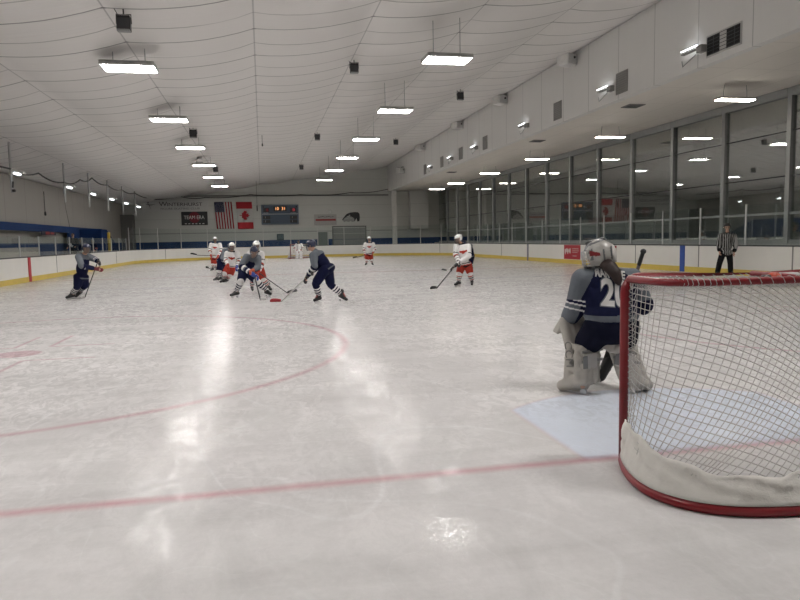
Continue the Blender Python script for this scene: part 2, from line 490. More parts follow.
def person(name, label, base, J, face, toes, style, stick=None, ref=False, cage=True, group=None, glv=(None, None), lace=None, bench=False, k=1., jersey_front=True, cat='person', zoff=0.):
    """a clothed figure on a skeleton of joints given in metres: (right, away, up) from the feet, seen from the camera side"""
    J = {a: V(b) for a, b in J.items()}
    mtx = Matrix.Translation((base[0], base[1], zoff)) @ Matrix.Rotation(-YAW, 4, 'Z')
    f = V((face[0], face[1], face[2] if len(face) > 2 else 0)).normalized()
    for a in ('aa', 'ab'): J[a].z = max(.135, J[a].z + .03)
    if stick:
        hk, lk, heel, toe = stick['upper'], stick['lower'], V(stick['heel']), V(stick['toe'])
        inv = mtx.inverted()
        heel_l = inv @ V((heel[0], heel[1], stick.get('hz', .01) - 0)); 
        d = (heel_l - J[hk]); top_l = J[hk] - d.normalized() * .08
        if lk:
            _, t = seg_t(J[lk], top_l, heel_l); t = max(.22, min(.6, t))
            J[lk] = top_l + (heel_l - top_l) * t
        tl = mtx @ top_l; hw = mtx @ heel_l
        hockey_stick(stick['label'], tl, hw, V((toe[0], toe[1], stick.get('tz', .01))), stick.get('shaft', M_black), stick.get('blade', M_black))
    # body ---------------------------------------------------------
    mb = MB(); head_lumps(mb, J['head'], f, k)
    mb.caps(J['head'] - V((0, 0, .06)), J['neck'], .052, .06)
    chest = J['neck'] * .62 + J['pel'] * .38
    mb.caps(J['neck'] * .8 + J['pel'] * .2, chest, .11, .13); mb.caps(chest, J['pel'], .13, .13)
    for s in 'ab':
        mb.caps(J['neck'] * .9 + J['pel'] * .1, J['s' + s], .06, .062)
        mb.caps(J['s' + s], J['e' + s], .056, .044); mb.caps(J['e' + s], J['h' + s], .044, .032)
        mb.caps(J['pel'], J['hip' + s], .11, .10); mb.caps(J['hip' + s], J['k' + s], .088, .062); mb.caps(J['k' + s], J['a' + s], .06, .042)
        mb.caps(J['a' + s], J['a' + s] - V((0, 0, .05)), .042, .03)
        dirh = (J['h' + s] - J['e' + s]).normalized()
        hand_lumps(mb, J['h' + s], dirh, V((0, -1, .3)) if abs(dirh.z) > .5 else V((0, -.3, 1)), k)
    body = link_mesh(name, vox(mb, .0125, 4), M_skin)
    tag(body, label, cat, group); body.matrix_world = mtx
    eyes(body, J['head'], f, k)
    st = style
    # jersey -------------------------------------------------------
    mb = MB()
    up_ = (J['neck'] - J['pel']).normalized()
    hem = J['pel'] - up_ * .06
    sw = (J['sb'] - J['sa']).length / 2
    ax = (J['sb'] - J['sa']).normalized()
    fw_ = ax.cross(up_).normalized(); rot = Matrix((ax, fw_, (ax.cross(fw_)).normalized())).transposed()
    mid_s = (J['sa'] + J['sb']) / 2
    mb.ell(mid_s * .72 + J['pel'] * .28, (max(.16, sw * .92), .15, .24), rot); mb.ell(mid_s * .4 + J['pel'] * .6, (max(.165, sw * .86), .155, .25), rot)
    mb.ell(hem + up_ * .03, (.215, .19, .13), rot)
    mb.caps(J['neck'] - up_ * .02, J['neck'] - up_ * .1, .075, .10)
    for s in 'ab':
        mb.caps(J['neck'] - up_ * .07, J['s' + s], .085, .095)
        mb.caps(J['s' + s], J['e' + s], .098, .082); mb.caps(J['e' + s], J['e' + s] * .22 + J['h' + s] * .78, .082, .068)
    me = vox(mb, .0145, 3)
    mats = [st['base'], st['yoke'], st['s1'], st['s2']]
    Js = J
    def col(p):
        ds = []
        for s in 'ab':
            ds.append((seg_t(p, Js['s' + s], Js['e' + s]), 'u')); ds.append((seg_t(p, Js['e' + s], Js['h' + s]), 'f'))
        (dd, t), kind = min(ds, key=lambda q: q[0][0])
        dt, tt = seg_t(p, Js['neck'], hem)
        lat = abs((p - mid_s).dot(ax)); hgt = (p - hem).dot(up_)
        if ref:
            if kind == 'f' and dd < .1 and t > .62 and lat > sw * .8: return 3
            if (p - Js['neck']).dot(up_) > -.005: return 3
            c_ = (p - mid_s).dot(ax) if lat < sw * 1.05 else math.atan2((p - Js['sa']).dot(fw_), (p - Js['sa']).dot(ax)) * .09
            return 3 if int(math.floor(c_ / .03)) % 2 else 0
        arm = dd < .115 and lat > sw * .72
        if arm and kind == 'f':
            if (.18 < t < .30 or .52 < t < .62) and (st is not WHITE or t < .3): return 2
            if .30 < t < .38 or .62 < t < .68: return 3
            return 0
        if arm and kind == 'u': return 1 if st is not WHITE or t > 1 else (3 if .74 < t < .84 else 0)
        if hgt < .0: return 3 if st is WHITE else 0
        if .0 < hgt < .035: return 2 if st is WHITE else 3
        if st is WHITE and .065 < hgt < .09: return 3
        if (p - Js['neck']).dot(up_) > -.02: return 3
        if st is not WHITE and (p - mid_s).dot(up_) > -.05 + .0 and tt < .32: return 1
        if jersey_front and st is WHITE and (p - mid_s).dot(fw_ * (1 if fw_.dot(f) > 0 else -1)) > .06:
            u, w = (p - mid_s).dot(ax), (p - mid_s).dot(up_) + .17
            if abs(w - .25 * abs(u)) < .03 and abs(u) < .11 or (u * u + w * w < .0028): return 2
        return 0
    jo = link_mesh('jersey', me, mats, body); paint(me, col)
    # pants --------------------------------------------------------
    mb = MB()
    mb.ell(J['pel'] - V((0, 0, .04)), (.178, .158, .14), Matrix((ax, fw_, ax.cross(fw_))).transposed())
    for s in 'ab':
        if ref or bench: mb.caps(J['hip' + s], J['k' + s], .115, .092); mb.caps(J['k' + s], J['a' + s] + V((0, 0, .0)), .092, .085)
        else:
            e_ = J['hip' + s] * .18 + J['k' + s] * .82
            mb.caps(J['hip' + s], e_, .135, .118)
    po = link_mesh('trousers' if (ref or bench) else 'hockey_pants', vox(mb, .0145, 3), st['pants'], body)
    # socks --------------------------------------------------------
    for i, s in enumerate('ab'):
        if not (ref or bench):
            mb = MB(); a, b_ = J['k' + s], J['a' + s]
            mb.caps(J['hip' + s] * .25 + a * .75, a, .085, .092); mb.caps(a, a * .45 + b_ * .55, .092, .082); mb.caps(a * .45 + b_ * .55, b_ + V((0, 0, .04)), .082, .06)
            me = vox(mb, .0125, 3); so = link_mesh('sock', me, [st['sock'], st['sk1'], st['sk2']], body)
            def sc(p, a=a, b_=b_):
                t = (p - a).dot(b_ - a) / (b_ - a).length_squared
                return 1 if .28 < t < .38 or .66 < t < .74 else (2 if .46 < t < .56 or .80 < t < .86 else 0)
            paint(me, sc)
        skate(body, J['a' + s], toes[i], M_black, k, lace)
        if not (ref or bench):
            dirh = (J['h' + s] - J['e' + s]).normalized()
            gloves(body, J['h' + s], dirh, V((0, -1, .3)) if abs(dirh.z) > .5 else V((0, -.3, 1)), glv[i] or st['glove'], None, k)
    if st.get('helm'): helmet(body, J['head'], f, st['helm'], k, cage, not cage)
    return body, J, mtx, jo

JOINTS = {
    'left_blue': ((-5.16, 20.09), dict(head=(0.402, -0.05, 1.391), neck=(0.288, 0, 1.24), sa=(0.202, -0.12, 1.175), sb=(0.381, 0.12, 1.165), ea=(0.355, -0.3, 0.93), eb=(0.554, 0.1, 1.092), ha=(0.612, -0.3, 0.65), hb=(0.672, 0, 1.038), pel=(0.181, 0, 0.642), hipa=(0.147, -0.08, 0.605), hipb=(0.2, 0.1, 0.594), ka=(0.139, -0.15, 0.387), kb=(0.229, 0.1, 0.368), aa=(-0.092, 0, 0.1), ab=(-0.107, 0.45, 0.149))),
    'far_white': ((-2.57, 36.59), dict(head=(0.153, 0, 1.653), neck=(0.161, 0, 1.474), sa=(-0.069, 0, 1.4), sb=(0.405, 0, 1.391), ea=(-0.144, -0.1, 1.113), eb=(0.498, -0.1, 1.085), ha=(0.004, -0.35, 0.854), hb=(0.368, -0.35, 0.795), pel=(0.101, 0, 0.722), hipa=(0.02, 0, 0.687), hipb=(0.189, 0, 0.684), ka=(0.014, -0.08, 0.399), kb=(0.206, -0.05, 0.395), aa=(-0.022, 0, 0.106), ab=(0.136, 0.1, 0.099))),
    'screened_dark': ((-1.74, 26.96), dict(head=(0.544, 0, 1.296), neck=(0.443, 0, 1.22), sa=(0.352, -0.18, 1.186), sb=(0.429, 0.2, 1.159), ea=(0.294, -0.3, 0.901), eb=(0.416, 0.2, 0.845), ha=(0.417, -0.3, 0.629), hb=(0.457, 0, 0.617), pel=(0.171, 0, 0.778), hipa=(0.157, -0.1, 0.743), hipb=(0.201, 0.1, 0.735), ka=(0.118, -0.15, 0.435), kb=(0.225, 0.1, 0.382), aa=(-0.016, 0, 0.079), ab=(0.114, 0.1, 0.07))),
    'mid_white': ((-1.42, 25.50), dict(head=(0.36, -0.1, 1.343), neck=(0.32, 0, 1.177), sa=(0.139, 0, 1.089), sb=(0.509, 0, 1.1), ea=(0.118, -0.1, 0.853), eb=(0.602, -0.05, 0.823), ha=(0.248, -0.35, 0.676), hb=(0.573, -0.35, 0.597), pel=(0.243, 0.1, 0.64), hipa=(0.167, 0.1, 0.604), hipb=(0.316, 0.1, 0.601), ka=(0.074, -0.15, 0.377), kb=(0.248, -0.05, 0.295), aa=(-0.015, 0, 0.082), ab=(0.07, 0.1, 0.067))),
    'front_dark': ((-0.48, 18.68), dict(head=(0.321, -0.25, 1.228), neck=(0.243, -0.1, 1.105), sa=(0.092, -0.15, 1.096), sb=(0.359, 0.05, 1.058), ea=(-0.043, -0.25, 0.86), eb=(0.402, -0.2, 0.808), ha=(0.175, -0.45, 0.464), hb=(0.308, -0.4, 0.739), pel=(-0.02, 0.15, 0.692), hipa=(-0.078, 0.1, 0.668), hipb=(0.075, 0.15, 0.648), ka=(-0.083, -0.15, 0.463), kb=(0.313, -0.1, 0.453), aa=(-0.255, 0, 0.115), ab=(0.556, 0.05, 0.123))),
    'behind_white': ((-0.05, 20.54), dict(head=(-0.097, -0.1, 1.38), neck=(-0.11, 0, 1.223), sa=(-0.302, 0, 1.152), sb=(0.012, 0.05, 1.13), ea=(-0.371, 0, 0.928), eb=(0.044, -0.05, 0.892), ha=(-0.23, -0.2, 0.723), hb=(-0.028, -0.25, 0.662), pel=(-0.13, 0.1, 0.693), hipa=(-0.208, 0.1, 0.649), hipb=(-0.056, 0.1, 0.646), ka=(-0.234, -0.1, 0.419), kb=(0.045, 0, 0.393), aa=(-0.32, 0.1, 0.105), ab=(0.178, 0.1, 0.034))),
    'attacking_blue': ((1.53, 16.28), dict(head=(-0.37, -0.02, 1.38), neck=(-0.291, 0, 1.262), sa=(-0.306, -0.2, 1.146), sb=(-0.167, 0.16, 1.171), ea=(-0.261, -0.33, 0.899), eb=(-0.23, 0.1, 0.881), ha=(-0.489, -0.25, 0.588), hb=(-0.311, -0.15, 0.784), pel=(-0.0, 0, 0.832), hipa=(-0.039, -0.1, 0.8), hipb=(0.012, 0.1, 0.79), ka=(-0.269, -0.18, 0.471), kb=(0.061, 0.12, 0.42), aa=(-0.218, 0, 0.078), ab=(0.317, 0.2, 0.124))),
    'lone_white': ((6.03, 38.29), dict(head=(0.047, 0, 1.518), neck=(0.042, 0, 1.311), sa=(-0.185, 0, 1.246), sb=(0.278, 0, 1.237), ea=(-0.281, -0.05, 0.961), eb=(0.391, -0.1, 0.96), ha=(-0.229, -0.3, 0.688), hb=(0.261, -0.3, 0.753), pel=(0.016, 0, 0.665), hipa=(-0.067, 0, 0.609), hipb=(0.107, 0, 0.606), ka=(-0.098, -0.08, 0.363), kb=(0.157, -0.08, 0.359), aa=(-0.154, 0, 0.09), ab=(0.193, 0, 0.083))),
    'right_white': ((6.15, 19.94), dict(head=(-0.191, -0.05, 1.455), neck=(-0.095, 0, 1.308), sa=(-0.255, -0.05, 1.234), sb=(0.121, 0.0, 1.226), ea=(-0.293, -0.1, 0.989), eb=(0.113, -0.2, 0.937), ha=(-0.218, -0.3, 0.778), hb=(-0.056, -0.35, 0.838), pel=(0.007, 0, 0.701), hipa=(-0.087, 0, 0.657), hipb=(0.1, 0, 0.653), ka=(-0.175, -0.12, 0.431), kb=(0.15, -0.1, 0.424), aa=(-0.186, 0, 0.107), ab=(0.219, 0, 0.09))),
    'screened_blue': ((9.24, 29.29), dict(head=(-0.271, -0.1, 1.238), neck=(-0.126, 0, 1.144), sa=(-0.033, -0.2, 1.053), sb=(0.09, 0.1, 1.116), ea=(-0.16, -0.3, 0.764), eb=(0.018, 0.1, 0.797), ha=(-0.435, -0.3, 0.408), hb=(-0.196, -0.2, 0.626), pel=(0.075, 0, 0.661), hipa=(-0.004, -0.1, 0.62), hipb=(0.131, 0.1, 0.612), ka=(-0.144, -0.1, 0.35), kb=(0.082, 0.1, 0.315), aa=(-0.068, 0, 0.088), ab=(0.14, 0.1, 0.08))),
    'referee': ((15.51, 20.20), dict(head=(0.053, -0.03, 1.67), neck=(0.076, 0, 1.487), sa=(-0.144, 0, 1.389), sb=(0.294, 0, 1.381), ea=(-0.213, 0, 1.118), eb=(0.383, 0, 1.123), ha=(-0.23, -0.1, 0.864), hb=(0.297, -0.05, 0.819), pel=(0.047, 0, 0.857), hipa=(-0.055, 0, 0.824), hipb=(0.151, 0, 0.82), ka=(-0.214, -0.1, 0.472), kb=(0.18, -0.05, 0.462), aa=(-0.227, 0, 0.142), ab=(0.22, 0, 0.14))),
}
REF = dict(base=pm('stripe_grey_cloth', (.34, .34, .34), .85, .1, 20), yoke=M_wcl, s1=M_blkc, s2=M_blkc, pants=M_blkc, helm=M_black)
GREYT = dict(BLUE, sock=M_wcl, sk1=M_navy, sk2=M_navy)
STRIPES = dict(BLUE)
KEEP = {}
def go(key, label, face, toes, style, **kw):
    b, J = JOINTS[key]
    KEEP[key] = person('hockey_player' if key != 'referee' else 'referee', label, b, J, face, toes, style, **kw)

go('left_blue', 'player in navy and grey jersey skating alone by the left boards', (.75, -.65, -.1), ((-.55, -.8), (-.3, -.8, -.35)), BLUE,
   stick=dict(upper='hb', lower='ha', heel=(-5.02, 20.47), toe=(-5.04, 20.19), label='black stick carried upright by the navy player near the left boards', blade=M_wcl), glv=(M_maroon, None), group='skaters')
go('far_white', 'white jersey player in white helmet standing farthest left near the far boards', (.1, -1, -.1), ((-.4, -.9), (.2, -1)), WHITE,
   stick=dict(upper='hb', lower='ha', heel=(-3.35, 36.4), hz=.86, toe=(-3.68, 36.4), tz=.92, label='black stick held level at waist height by the farthest left white player'), group='skaters')
go('screened_dark', 'navy player bent forward, half hidden behind the white player with orange pants', (.8, -.5, -.3), ((-.6, -.8), (-.5, -.8)), GREYT,
   stick=dict(upper='hb', lower='ha', heel=(-2.14, 28.), hz=.46, toe=(-2.27, 28.), tz=.48, label='stick poking out left from the half hidden navy player'), group='skaters')
go('mid_white', 'white jersey player skating towards camera left of the scrum, knees bent', (.1, -1, -.15), ((-.5, -.85), (-.4, -.9)), WHITE, glv=(None, M_royal), group='skaters')
go('behind_white', 'white helmeted player in white jersey right behind the bent grey and navy player', (-.1, -1, -.25), ((.3, -.95), (.6, -.8)), WHITE,
   stick=dict(upper='ha', lower='hb', heel=(.67, 19.41), toe=(.94, 20.0), label='black stick reaching right from the white player in the scrum'), group='skaters')
go('front_dark', 'bent grey and navy player with orange gloves at the front of the scrum', (.3, -.9, -.4), ((-.75, -.65), (.75, -.65)), GREYT,
   stick=dict(upper='hb', lower='ha', heel=(-.09, 17.47), toe=(.08, 17.3), label='thin black stick of the bent grey and navy player, blade on the ice below him', blade=M_wcl), glv=(M_royal, M_orange), group='skaters')
go('attacking_blue', 'navy player leaning forward side-on, reaching his stick left along the ice', (-.8, .55, -.1), ((-.55, -.83), (.8, -.5, -.25)), STRIPES,
   stick=dict(upper='hb', lower='ha', heel=(.41, 16.73), toe=(.14, 16.73), label='grey stick with a red blade held by the leaning navy player', shaft=M_lgrey, blade=pm('red_blade', (.35, .02, .03), .5)), lace=M_redc, group='skaters')
go('lone_white', 'white jersey player standing alone facing the camera right of the far net', (-.1, -1, -.05), ((-.3, -.95), (.3, -.95)), WHITE,
   stick=dict(upper='hb', lower='ha', heel=(5.35, 38.2), hz=.49, toe=(5.09, 38.2), tz=.44, label='dark stick held low to the left by the lone far white player'), group='skaters')
go('screened_blue', 'dark navy player crouching behind the big white jersey player on the right', (-.9, -.3, -.2), ((-.8, -.6), (-.5, -.85)), BLUE,
   stick=dict(upper='hb', lower='ha', heel=(8.2, 29.4), toe=(8.13, 30.11), label='farther of the two sticks left of the right white player', shaft=M_lgrey), group='skaters')
go('right_white', 'white jersey player in orange-red pants gliding left, right of centre ice', (-.85, -.5, -.2), ((-.75, -.65), (-.1, -1)), WHITE,
   stick=dict(upper='ha', lower='hb', heel=(5.06, 19.27), toe=(4.84, 19.03), label='nearer of the two sticks left of the right white player'), glv=(M_black, M_black), lace=None, group='skaters')
go('referee', 'referee in striped black and white shirt standing by the right boards', (-.35, -.93, -.05), ((-.4, -.9), (.2, -.95)), REF, ref=True, cage=False)

def stand(h, arms=.22):
    k = h / 1.75
    J = dict(head=(0, -.02, 1.62), neck=(0, 0, 1.45), sa=(-.2, 0, 1.37), sb=(.2, 0, 1.37), ea=(-.26, .0, 1.10), eb=(.26, 0, 1.10), ha=(-.22, -arms, .95), hb=(.22, -arms, .98),
             pel=(0, 0, .92), hipa=(-.09, 0, .86), hipb=(.09, 0, .86), ka=(-.11, -.03, .48), kb=(.11, -.03, .48), aa=(-.12, 0, .1), ab=(.12, 0, .1))
    return {a: (x * k, y * k, z * k) for a, (x, y, z) in J.items()}
COACH = dict(base=M_blkc, yoke=M_blkc, s1=M_blkc, s2=M_blkc, pants=M_blkc, helm=None)
kb = person('coach', 'person in black coat standing high behind the left bench glass', (-10.75, 42.0), stand(1.78), (.6, -.8), ((.2, -1), (.5, -.9)), COACH, bench=True, jersey_front=False, zoff=.42)[0]
h = MB(); h.ell((0, .015, 1.70), (.088, .10, .075)); h.build('hair', M_hair, kb, True)
pp = MB()
for q, z in ((-.04, 1.14), (.03, 1.06)): pp.box((q, -.30, z), (.18, .012, .13), Matrix.Rotation(.5 + q * 3, 3, 'Y'), .003)
pp.bm.transform(Matrix.Translation((-10.75, 42.0, .42)) @ Matrix.Rotation(-YAW, 4, 'Z'))
tag(pp.build('paper_sheet', M_white), 'white papers held in front of the black coat', 'paper')
person('bench_player', 'dark helmeted bench player in grey standing beside the black-coated person', (-10.75, 43.7), stand(1.6), (.5, -.85), ((.2, -1), (.5, -.9)), BLUE, bench=True, zoff=.30)
person('bench_player', 'bench player in navy beside the yellow post, right of the bench', (-10.75, 46.6), stand(1.55), (.7, -.7), ((.2, -1), (.5, -.9)), dict(BLUE, yoke=M_navy, s1=M_orange), bench=True, zoff=.30)

# far goalie ---------------------------------------------------------
gj = stand(1.62, .3)
gj.update(ea=(-.34, -.08, 1.0), eb=(.32, -.08, 1.0), ha=(-.40, -.22, .72), hb=(.36, -.24, .76), head=(0, -.08, 1.42), neck=(0, -.02, 1.27), pel=(0, .06, .72), hipa=(-.1, .05, .68), hipb=(.1, .05, .68),
          sa=(-.22, 0, 1.2), sb=(.22, 0, 1.2), ka=(-.16, -.08, .4), kb=(.16, -.08, .4), aa=(-.17, 0, .1), ab=(.17, 0, .1))
fg = person('goaltender', 'far goalie in white jersey and white pads in front of the far net', (3.02, 56.7), gj, (-.05, -1), ((-.2, -1), (.2, -1)), dict(WHITE, helm=M_black, glove=M_pad), group=None)[0]
for q in (-1, 1):
    mb = MB(); mb.box((q * .165, -.13, .36), (.27, .12, .66), None, .05); mb.box((q * .175, -.2, .06), (.25, .2, .12), None, .04)
    mb.box((q * .165, -.18, .42), (.25, .06, .10), None, .02)
    mb.build('leg_pad', M_wcl, fg, True)

# ------------------------------------------------------------------ near goalie (back to the camera)
def goalie():
    base = (3.09, 5.72); mtx = Matrix.Translation((*base, 0)) @ Matrix.Rotation(-YAW, 4, 'Z')
    hd = V((-.012, .03, 1.315)); f = V((-.93, .34, -.14)).normalized(); nk = V((.045, .06, 1.19))
    sa, sb = V((-.165, .03, 1.09)), V((.28, -.01, 1.085)); ea, eb = V((-.20, .08, .85)), V((.42, .10, .84))
    ha, hb = V((-.235, .30, .67)), V((.36, .33, .86))
    pel = V((.085, -.06, .68)); hia, hib = V((-.02, -.05, .64)), V((.19, -.05, .64))
    ka, kb_ = V((-.12, .16, .42)), V((.27, .16, .43)); aa, ab = V((-.17, .0, .15)), V((.34, .02, .15))
    mb = MB(); head_lumps(mb, hd, f); mb.caps(hd - V((0, 0, .06)), nk, .055, .065)
    ch = nk * .6 + pel * .4
    mb.caps(nk * .8 + pel * .2, ch, .12, .14); mb.caps(ch, pel, .14, .14)
    for s_, e_, h_ in ((sa, ea, ha), (sb, eb, hb)):
        mb.caps(nk * .9 + pel * .1, s_, .065, .065); mb.caps(s_, e_, .06, .048); mb.caps(e_, h_, .046, .034)
        hand_lumps(mb, h_, (h_ - e_).normalized(), V((0, -.3, 1)))
    for hi, k_, a_ in ((hia, ka, aa), (hib, kb_, ab)):
        mb.caps(pel, hi, .12, .11); mb.caps(hi, k_, .095, .068); mb.caps(k_, a_, .065, .045); mb.caps(a_, a_ - V((0, 0, .07)), .045, .03)
    body = link_mesh('goaltender', vox(mb, .011, 4), M_skin); body.matrix_world = mtx
    tag(body, 'near goalie in navy jersey number 20 crouching beside the red net, back to camera', 'person')
    eyes(body, hd, f)
    # jersey
    mb = MB(); up = V((0, 0, 1))
    mb.ell((.06, .02, 1.02), (.225, .165, .16)); mb.ell((.07, -.01, .90), (.245, .185, .20)); mb.ell((.085, -.04, .77), (.258, .20, .155))
    mb.caps((.05, .05, 1.13), (.045, .06, 1.18), .11, .09)
    for s_, e_, h_, r in ((sa, ea, ha, 1), (sb, eb, hb, 1)):
        mb.caps(V((.05, .04, 1.10)), s_, .10, .105); mb.caps(s_, e_, .108, .108); mb.caps(e_, e_ * .25 + h_ * .75, .108, .088)
    # cloth folds
    for a, b_, r in (((-.05, -.15, .86), (.0, -.175, .74), .018), ((.2, -.17, .9), (.17, -.2, .76), .016), ((-.12, -.08, 1.0), (-.1, -.12, .85), .02), ((.30, -.10, .98), (.28, -.14, .82), .018)):
        mb.caps(a, b_, r, r * .7)
    # open, straight lower hem
    me = vox(mb, .0085, 4)
    bm = bmesh.new(); bm.from_mesh(me)
    bmesh.ops.bisect_plane(bm, geom=bm.verts[:] + bm.edges[:] + bm.faces[:], plane_co=(0, 0, .655), plane_no=(-.03, 0, -1), clear_outer=False)
    tor = [v for v in bm.verts if v.co.z < .653 + .0 and v.co.x > -.09]
    bmesh.ops.delete(bm, geom=tor, context='VERTS')
    bm.to_mesh(me); bm.free()
    jo = link_mesh('jersey', me, [M_navy, M_grey, M_wcl], body)
    def col(p):
        d1, t1 = seg_t(p, sa, ea); d2, t2 = seg_t(p, ea, ha); d3, t3 = seg_t(p, sb, eb); d4, t4 = seg_t(p, eb, hb)
        left = min(d1, d2) < .135 and p.x < -.085; right = min(d3, d4) < .135 and p.x > .30
        if left or right:
            d_, t_ = (d2, t2) if left else (d4, t4); du, tu = (d1, t1) if left else (d3, t3)
            z_ = p.z if left else p.z + .02
            if z_ < .905:      # striped cuff area: curved white lines
                w = z_ + (p.x + .2) * .22 * (1 if left else -1)
                for c_ in (.895, .855, .805):
                    if abs(w - c_) < .0075: return 2
                if .855 < w < .895: return 0
                return 0 if (p.x > -.20 if left else True) else 1
            return 1 if (not left or p.x < -.20 + (p.z - .91) * .48) else 0
        if p.z > 1.205: return 0
        # raglan shoulder: grey wedge running to the neck
        if p.x < -.20 + (p.z - .91) * .48: return 1
        if p.z > 1.06 and p.x > .29 - (p.z - 1.06) * 1.0: return 1
        if .712 < p.z - (p.x * .02) < .772: return 1
        return 0
    paint(jo.data, col)
    so = jo.modifiers.new('thick', 'SOLIDIFY'); so.thickness = .004
    # number and name, laid on the back of the cloth
    bmj = bmesh.new(); bmj.from_mesh(jo.data); tree = BVHTree.FromBMesh(bmj)
    def on_back(name, txt, size, cx, cz, rot, mat, sx=1., off=.004, bold=0.):
        me = text_mesh(txt, size, 0, sx=sx, bold=bold)
        b = bmesh.new(); b.from_mesh(me); bmesh.ops.triangulate(b, faces=b.faces)
        for _ in range(3):
            es = [e for e in b.edges if e.calc_length() > .02]
            if es: bmesh.ops.subdivide_edges(b, edges=es, cuts=1); bmesh.ops.triangulate(b, faces=b.faces)
        for v in b.verts:
            x, z = v.co.x * math.cos(rot) - v.co.y * math.sin(rot) + cx, v.co.x * math.sin(rot) + v.co.y * math.cos(rot) + cz
            h_ = tree.ray_cast(V((x, -1.5, z)), V((0, 1, 0)))
            y = h_[0].y if h_[0] else -.12
            v.co = (x, y - off, z)
        b.to_mesh(me); b.free()
        return link_mesh(name, me, mat, jo)
    on_back('back_number_outline', '20', .335, .070, .965, -.07, M_grey, .70, .004, .020)
    on_back('back_number', '20', .335, .070, .965, -.07, M_wcl, .70, .009, .010)
    on_back('name_letters', 'MAR', .10, -.015, 1.150, -.10, M_wcl, .58, .006, .004)
    on_back('name_letters', 'E', .10, .175, 1.128, -.12, M_wcl, .70, .006, .004)
    bmj.free()
    # goalie pants
    mb = MB(); mb.ell(pel - V((0, 0, .05)), (.222, .17, .15))
    for hi, k_ in ((hia, ka), (hib, kb_)): mb.caps(hi, hi * .3 + k_ * .7, .160, .128)
    link_mesh('hockey_pants', vox(mb, .011, 4), pm('goalie_pants_cloth', (.007, .008, .020), .9, .25, 20, bmp=.15), body)
    for a_, t in ((aa, (-.7, .7)), (ab, (.7, .7))): skate(body, a_ + V((0, 0, .015)), t, M_pad)
    # mask with cage and back plate
    s_ = f.cross(up).normalized(); u2 = s_.cross(f); rot = Matrix((s_, f, u2)).transposed()
    mb = MB(); mb.ell(V((0, -.005, .01)), (.122, .150, .142), None, 28); mb.ell(V((0, .07, -.07)), (.085, .085, .085), None, 20)
    mb.caps((0, -.05, .14), (0, .09, .125), .022, .02); mb.caps((-.06, -.1, .06), (-.055, .06, .11), .016, .016); mb.caps((.06, -.1, .06), (.055, .06, .11), .016, .016)
    me = vox(mb, .008, 3)
    bm = bmesh.new(); bm.from_mesh(me)
    dl = [v for v in bm.verts if (v.co.y > .085 and -.075 < v.co.z < .055 and abs(v.co.x) < .082) or v.co.z < -.125]
    bmesh.ops.delete(bm, geom=dl, context='VERTS'); bm.transform(Matrix.Translation(hd) @ rot.to_4x4()); bm.to_mesh(me); bm.free()
    mk = link_mesh('goalie_mask', me, [pm('mask_white', (.36, .35, .325), .35, .5, 18), M_black, pm('mask_red', (.17, .010, .012), .35, .15), pm('mask_grey', (.12, .125, .13), .3, .3, 30)], body)
    inv = (Matrix.Translation(hd) @ rot.to_4x4()).inverted()
    def mcol(p):
        q = inv @ p
        if abs(q.x) < .028 and q.z > .09: return 1
        if .118 < q.z + q.y * .25 < .134: return 3
        if q.x > 0 and -.02 < q.y < .075 and abs(q.z - .015 - q.y * .2) < .016 + q.y * .16: return 2
        if q.x < 0 and -.02 < q.y < .075 and abs(q.z - .015 - q.y * .2) < .016 + q.y * .16: return 2
        if q.y > .045 and (math.sin(q.x * 90) + math.sin(q.z * 80 + q.y * 60)) > .15: return 3
        if q.y < -.11 and abs(q.z - .01) < .06 and abs(q.x) > .05: return 3
        if -.06 < q.y < -.045 and q.z < .05: return 3
        if (q.x - .075) ** 2 + (q.y + .02) ** 2 + (q.z - .10) ** 2 < .0007: return 1
        if q.y > 0 and -.115 < q.z < -.095: return 1
        return 0
    paint(me, mcol); mk.modifiers.new('thick', 'SOLIDIFY').thickness = .008
    g = MB()
    for z in (.055, .02, -.015, -.05, -.08): g.tube([hd + rot @ V((math.sin(a) * .092, .055 + math.cos(a) * .105, z)) for a in [i * .26 - 1.3 for i in range(11)]], .0035, 6)
    for a in (-1.1, -.7, -.35, 0, .35, .7, 1.1): g.tube([hd + rot @ V((math.sin(a) * .092, .055 + math.cos(a) * .105, z)) for z in (.055, .02, -.02, -.05, -.08)], .0035, 6)
    g.build('mask_cage', M_steel, mk, True)
    g = MB(); g.box(hd + rot @ V((-.07, .075, -.16)), (.004, .14, .11), rot, .001); g.build('throat_guard', M_shield, mk)
    # back plate of the mask with straps
    g = MB(); g.ell(hd + rot @ V((0, -.128, .0)), (.075, .03, .085), rot); g.build('mask_back_plate', pm('mask_back', (.55, .53, .50), .4, .2, 30), mk, True)
    # pony tail falling on the back
    mb = MB(); pts = [(.02, -.02, 1.245), (.05, -.10, 1.21), (.08, -.155, 1.155), (.10, -.175, 1.095), (.11, -.18, 1.06)]; rs = [.06, .062, .055, .042, .02]
    for a, b_, r0, r1 in zip(pts, pts[1:], rs, rs[1:]): mb.caps(a, b_, r0, r1)
    for q in (-1, 1): mb.caps((.06 + q * .03, -.12, 1.2), (.10 + q * .03, -.165, 1.10), .03, .014)
    link_mesh('hair', vox(mb, .009, 2), pm('dark_hair', (.020, .009, .007), .6, .3, 40, bmp=.3), body)
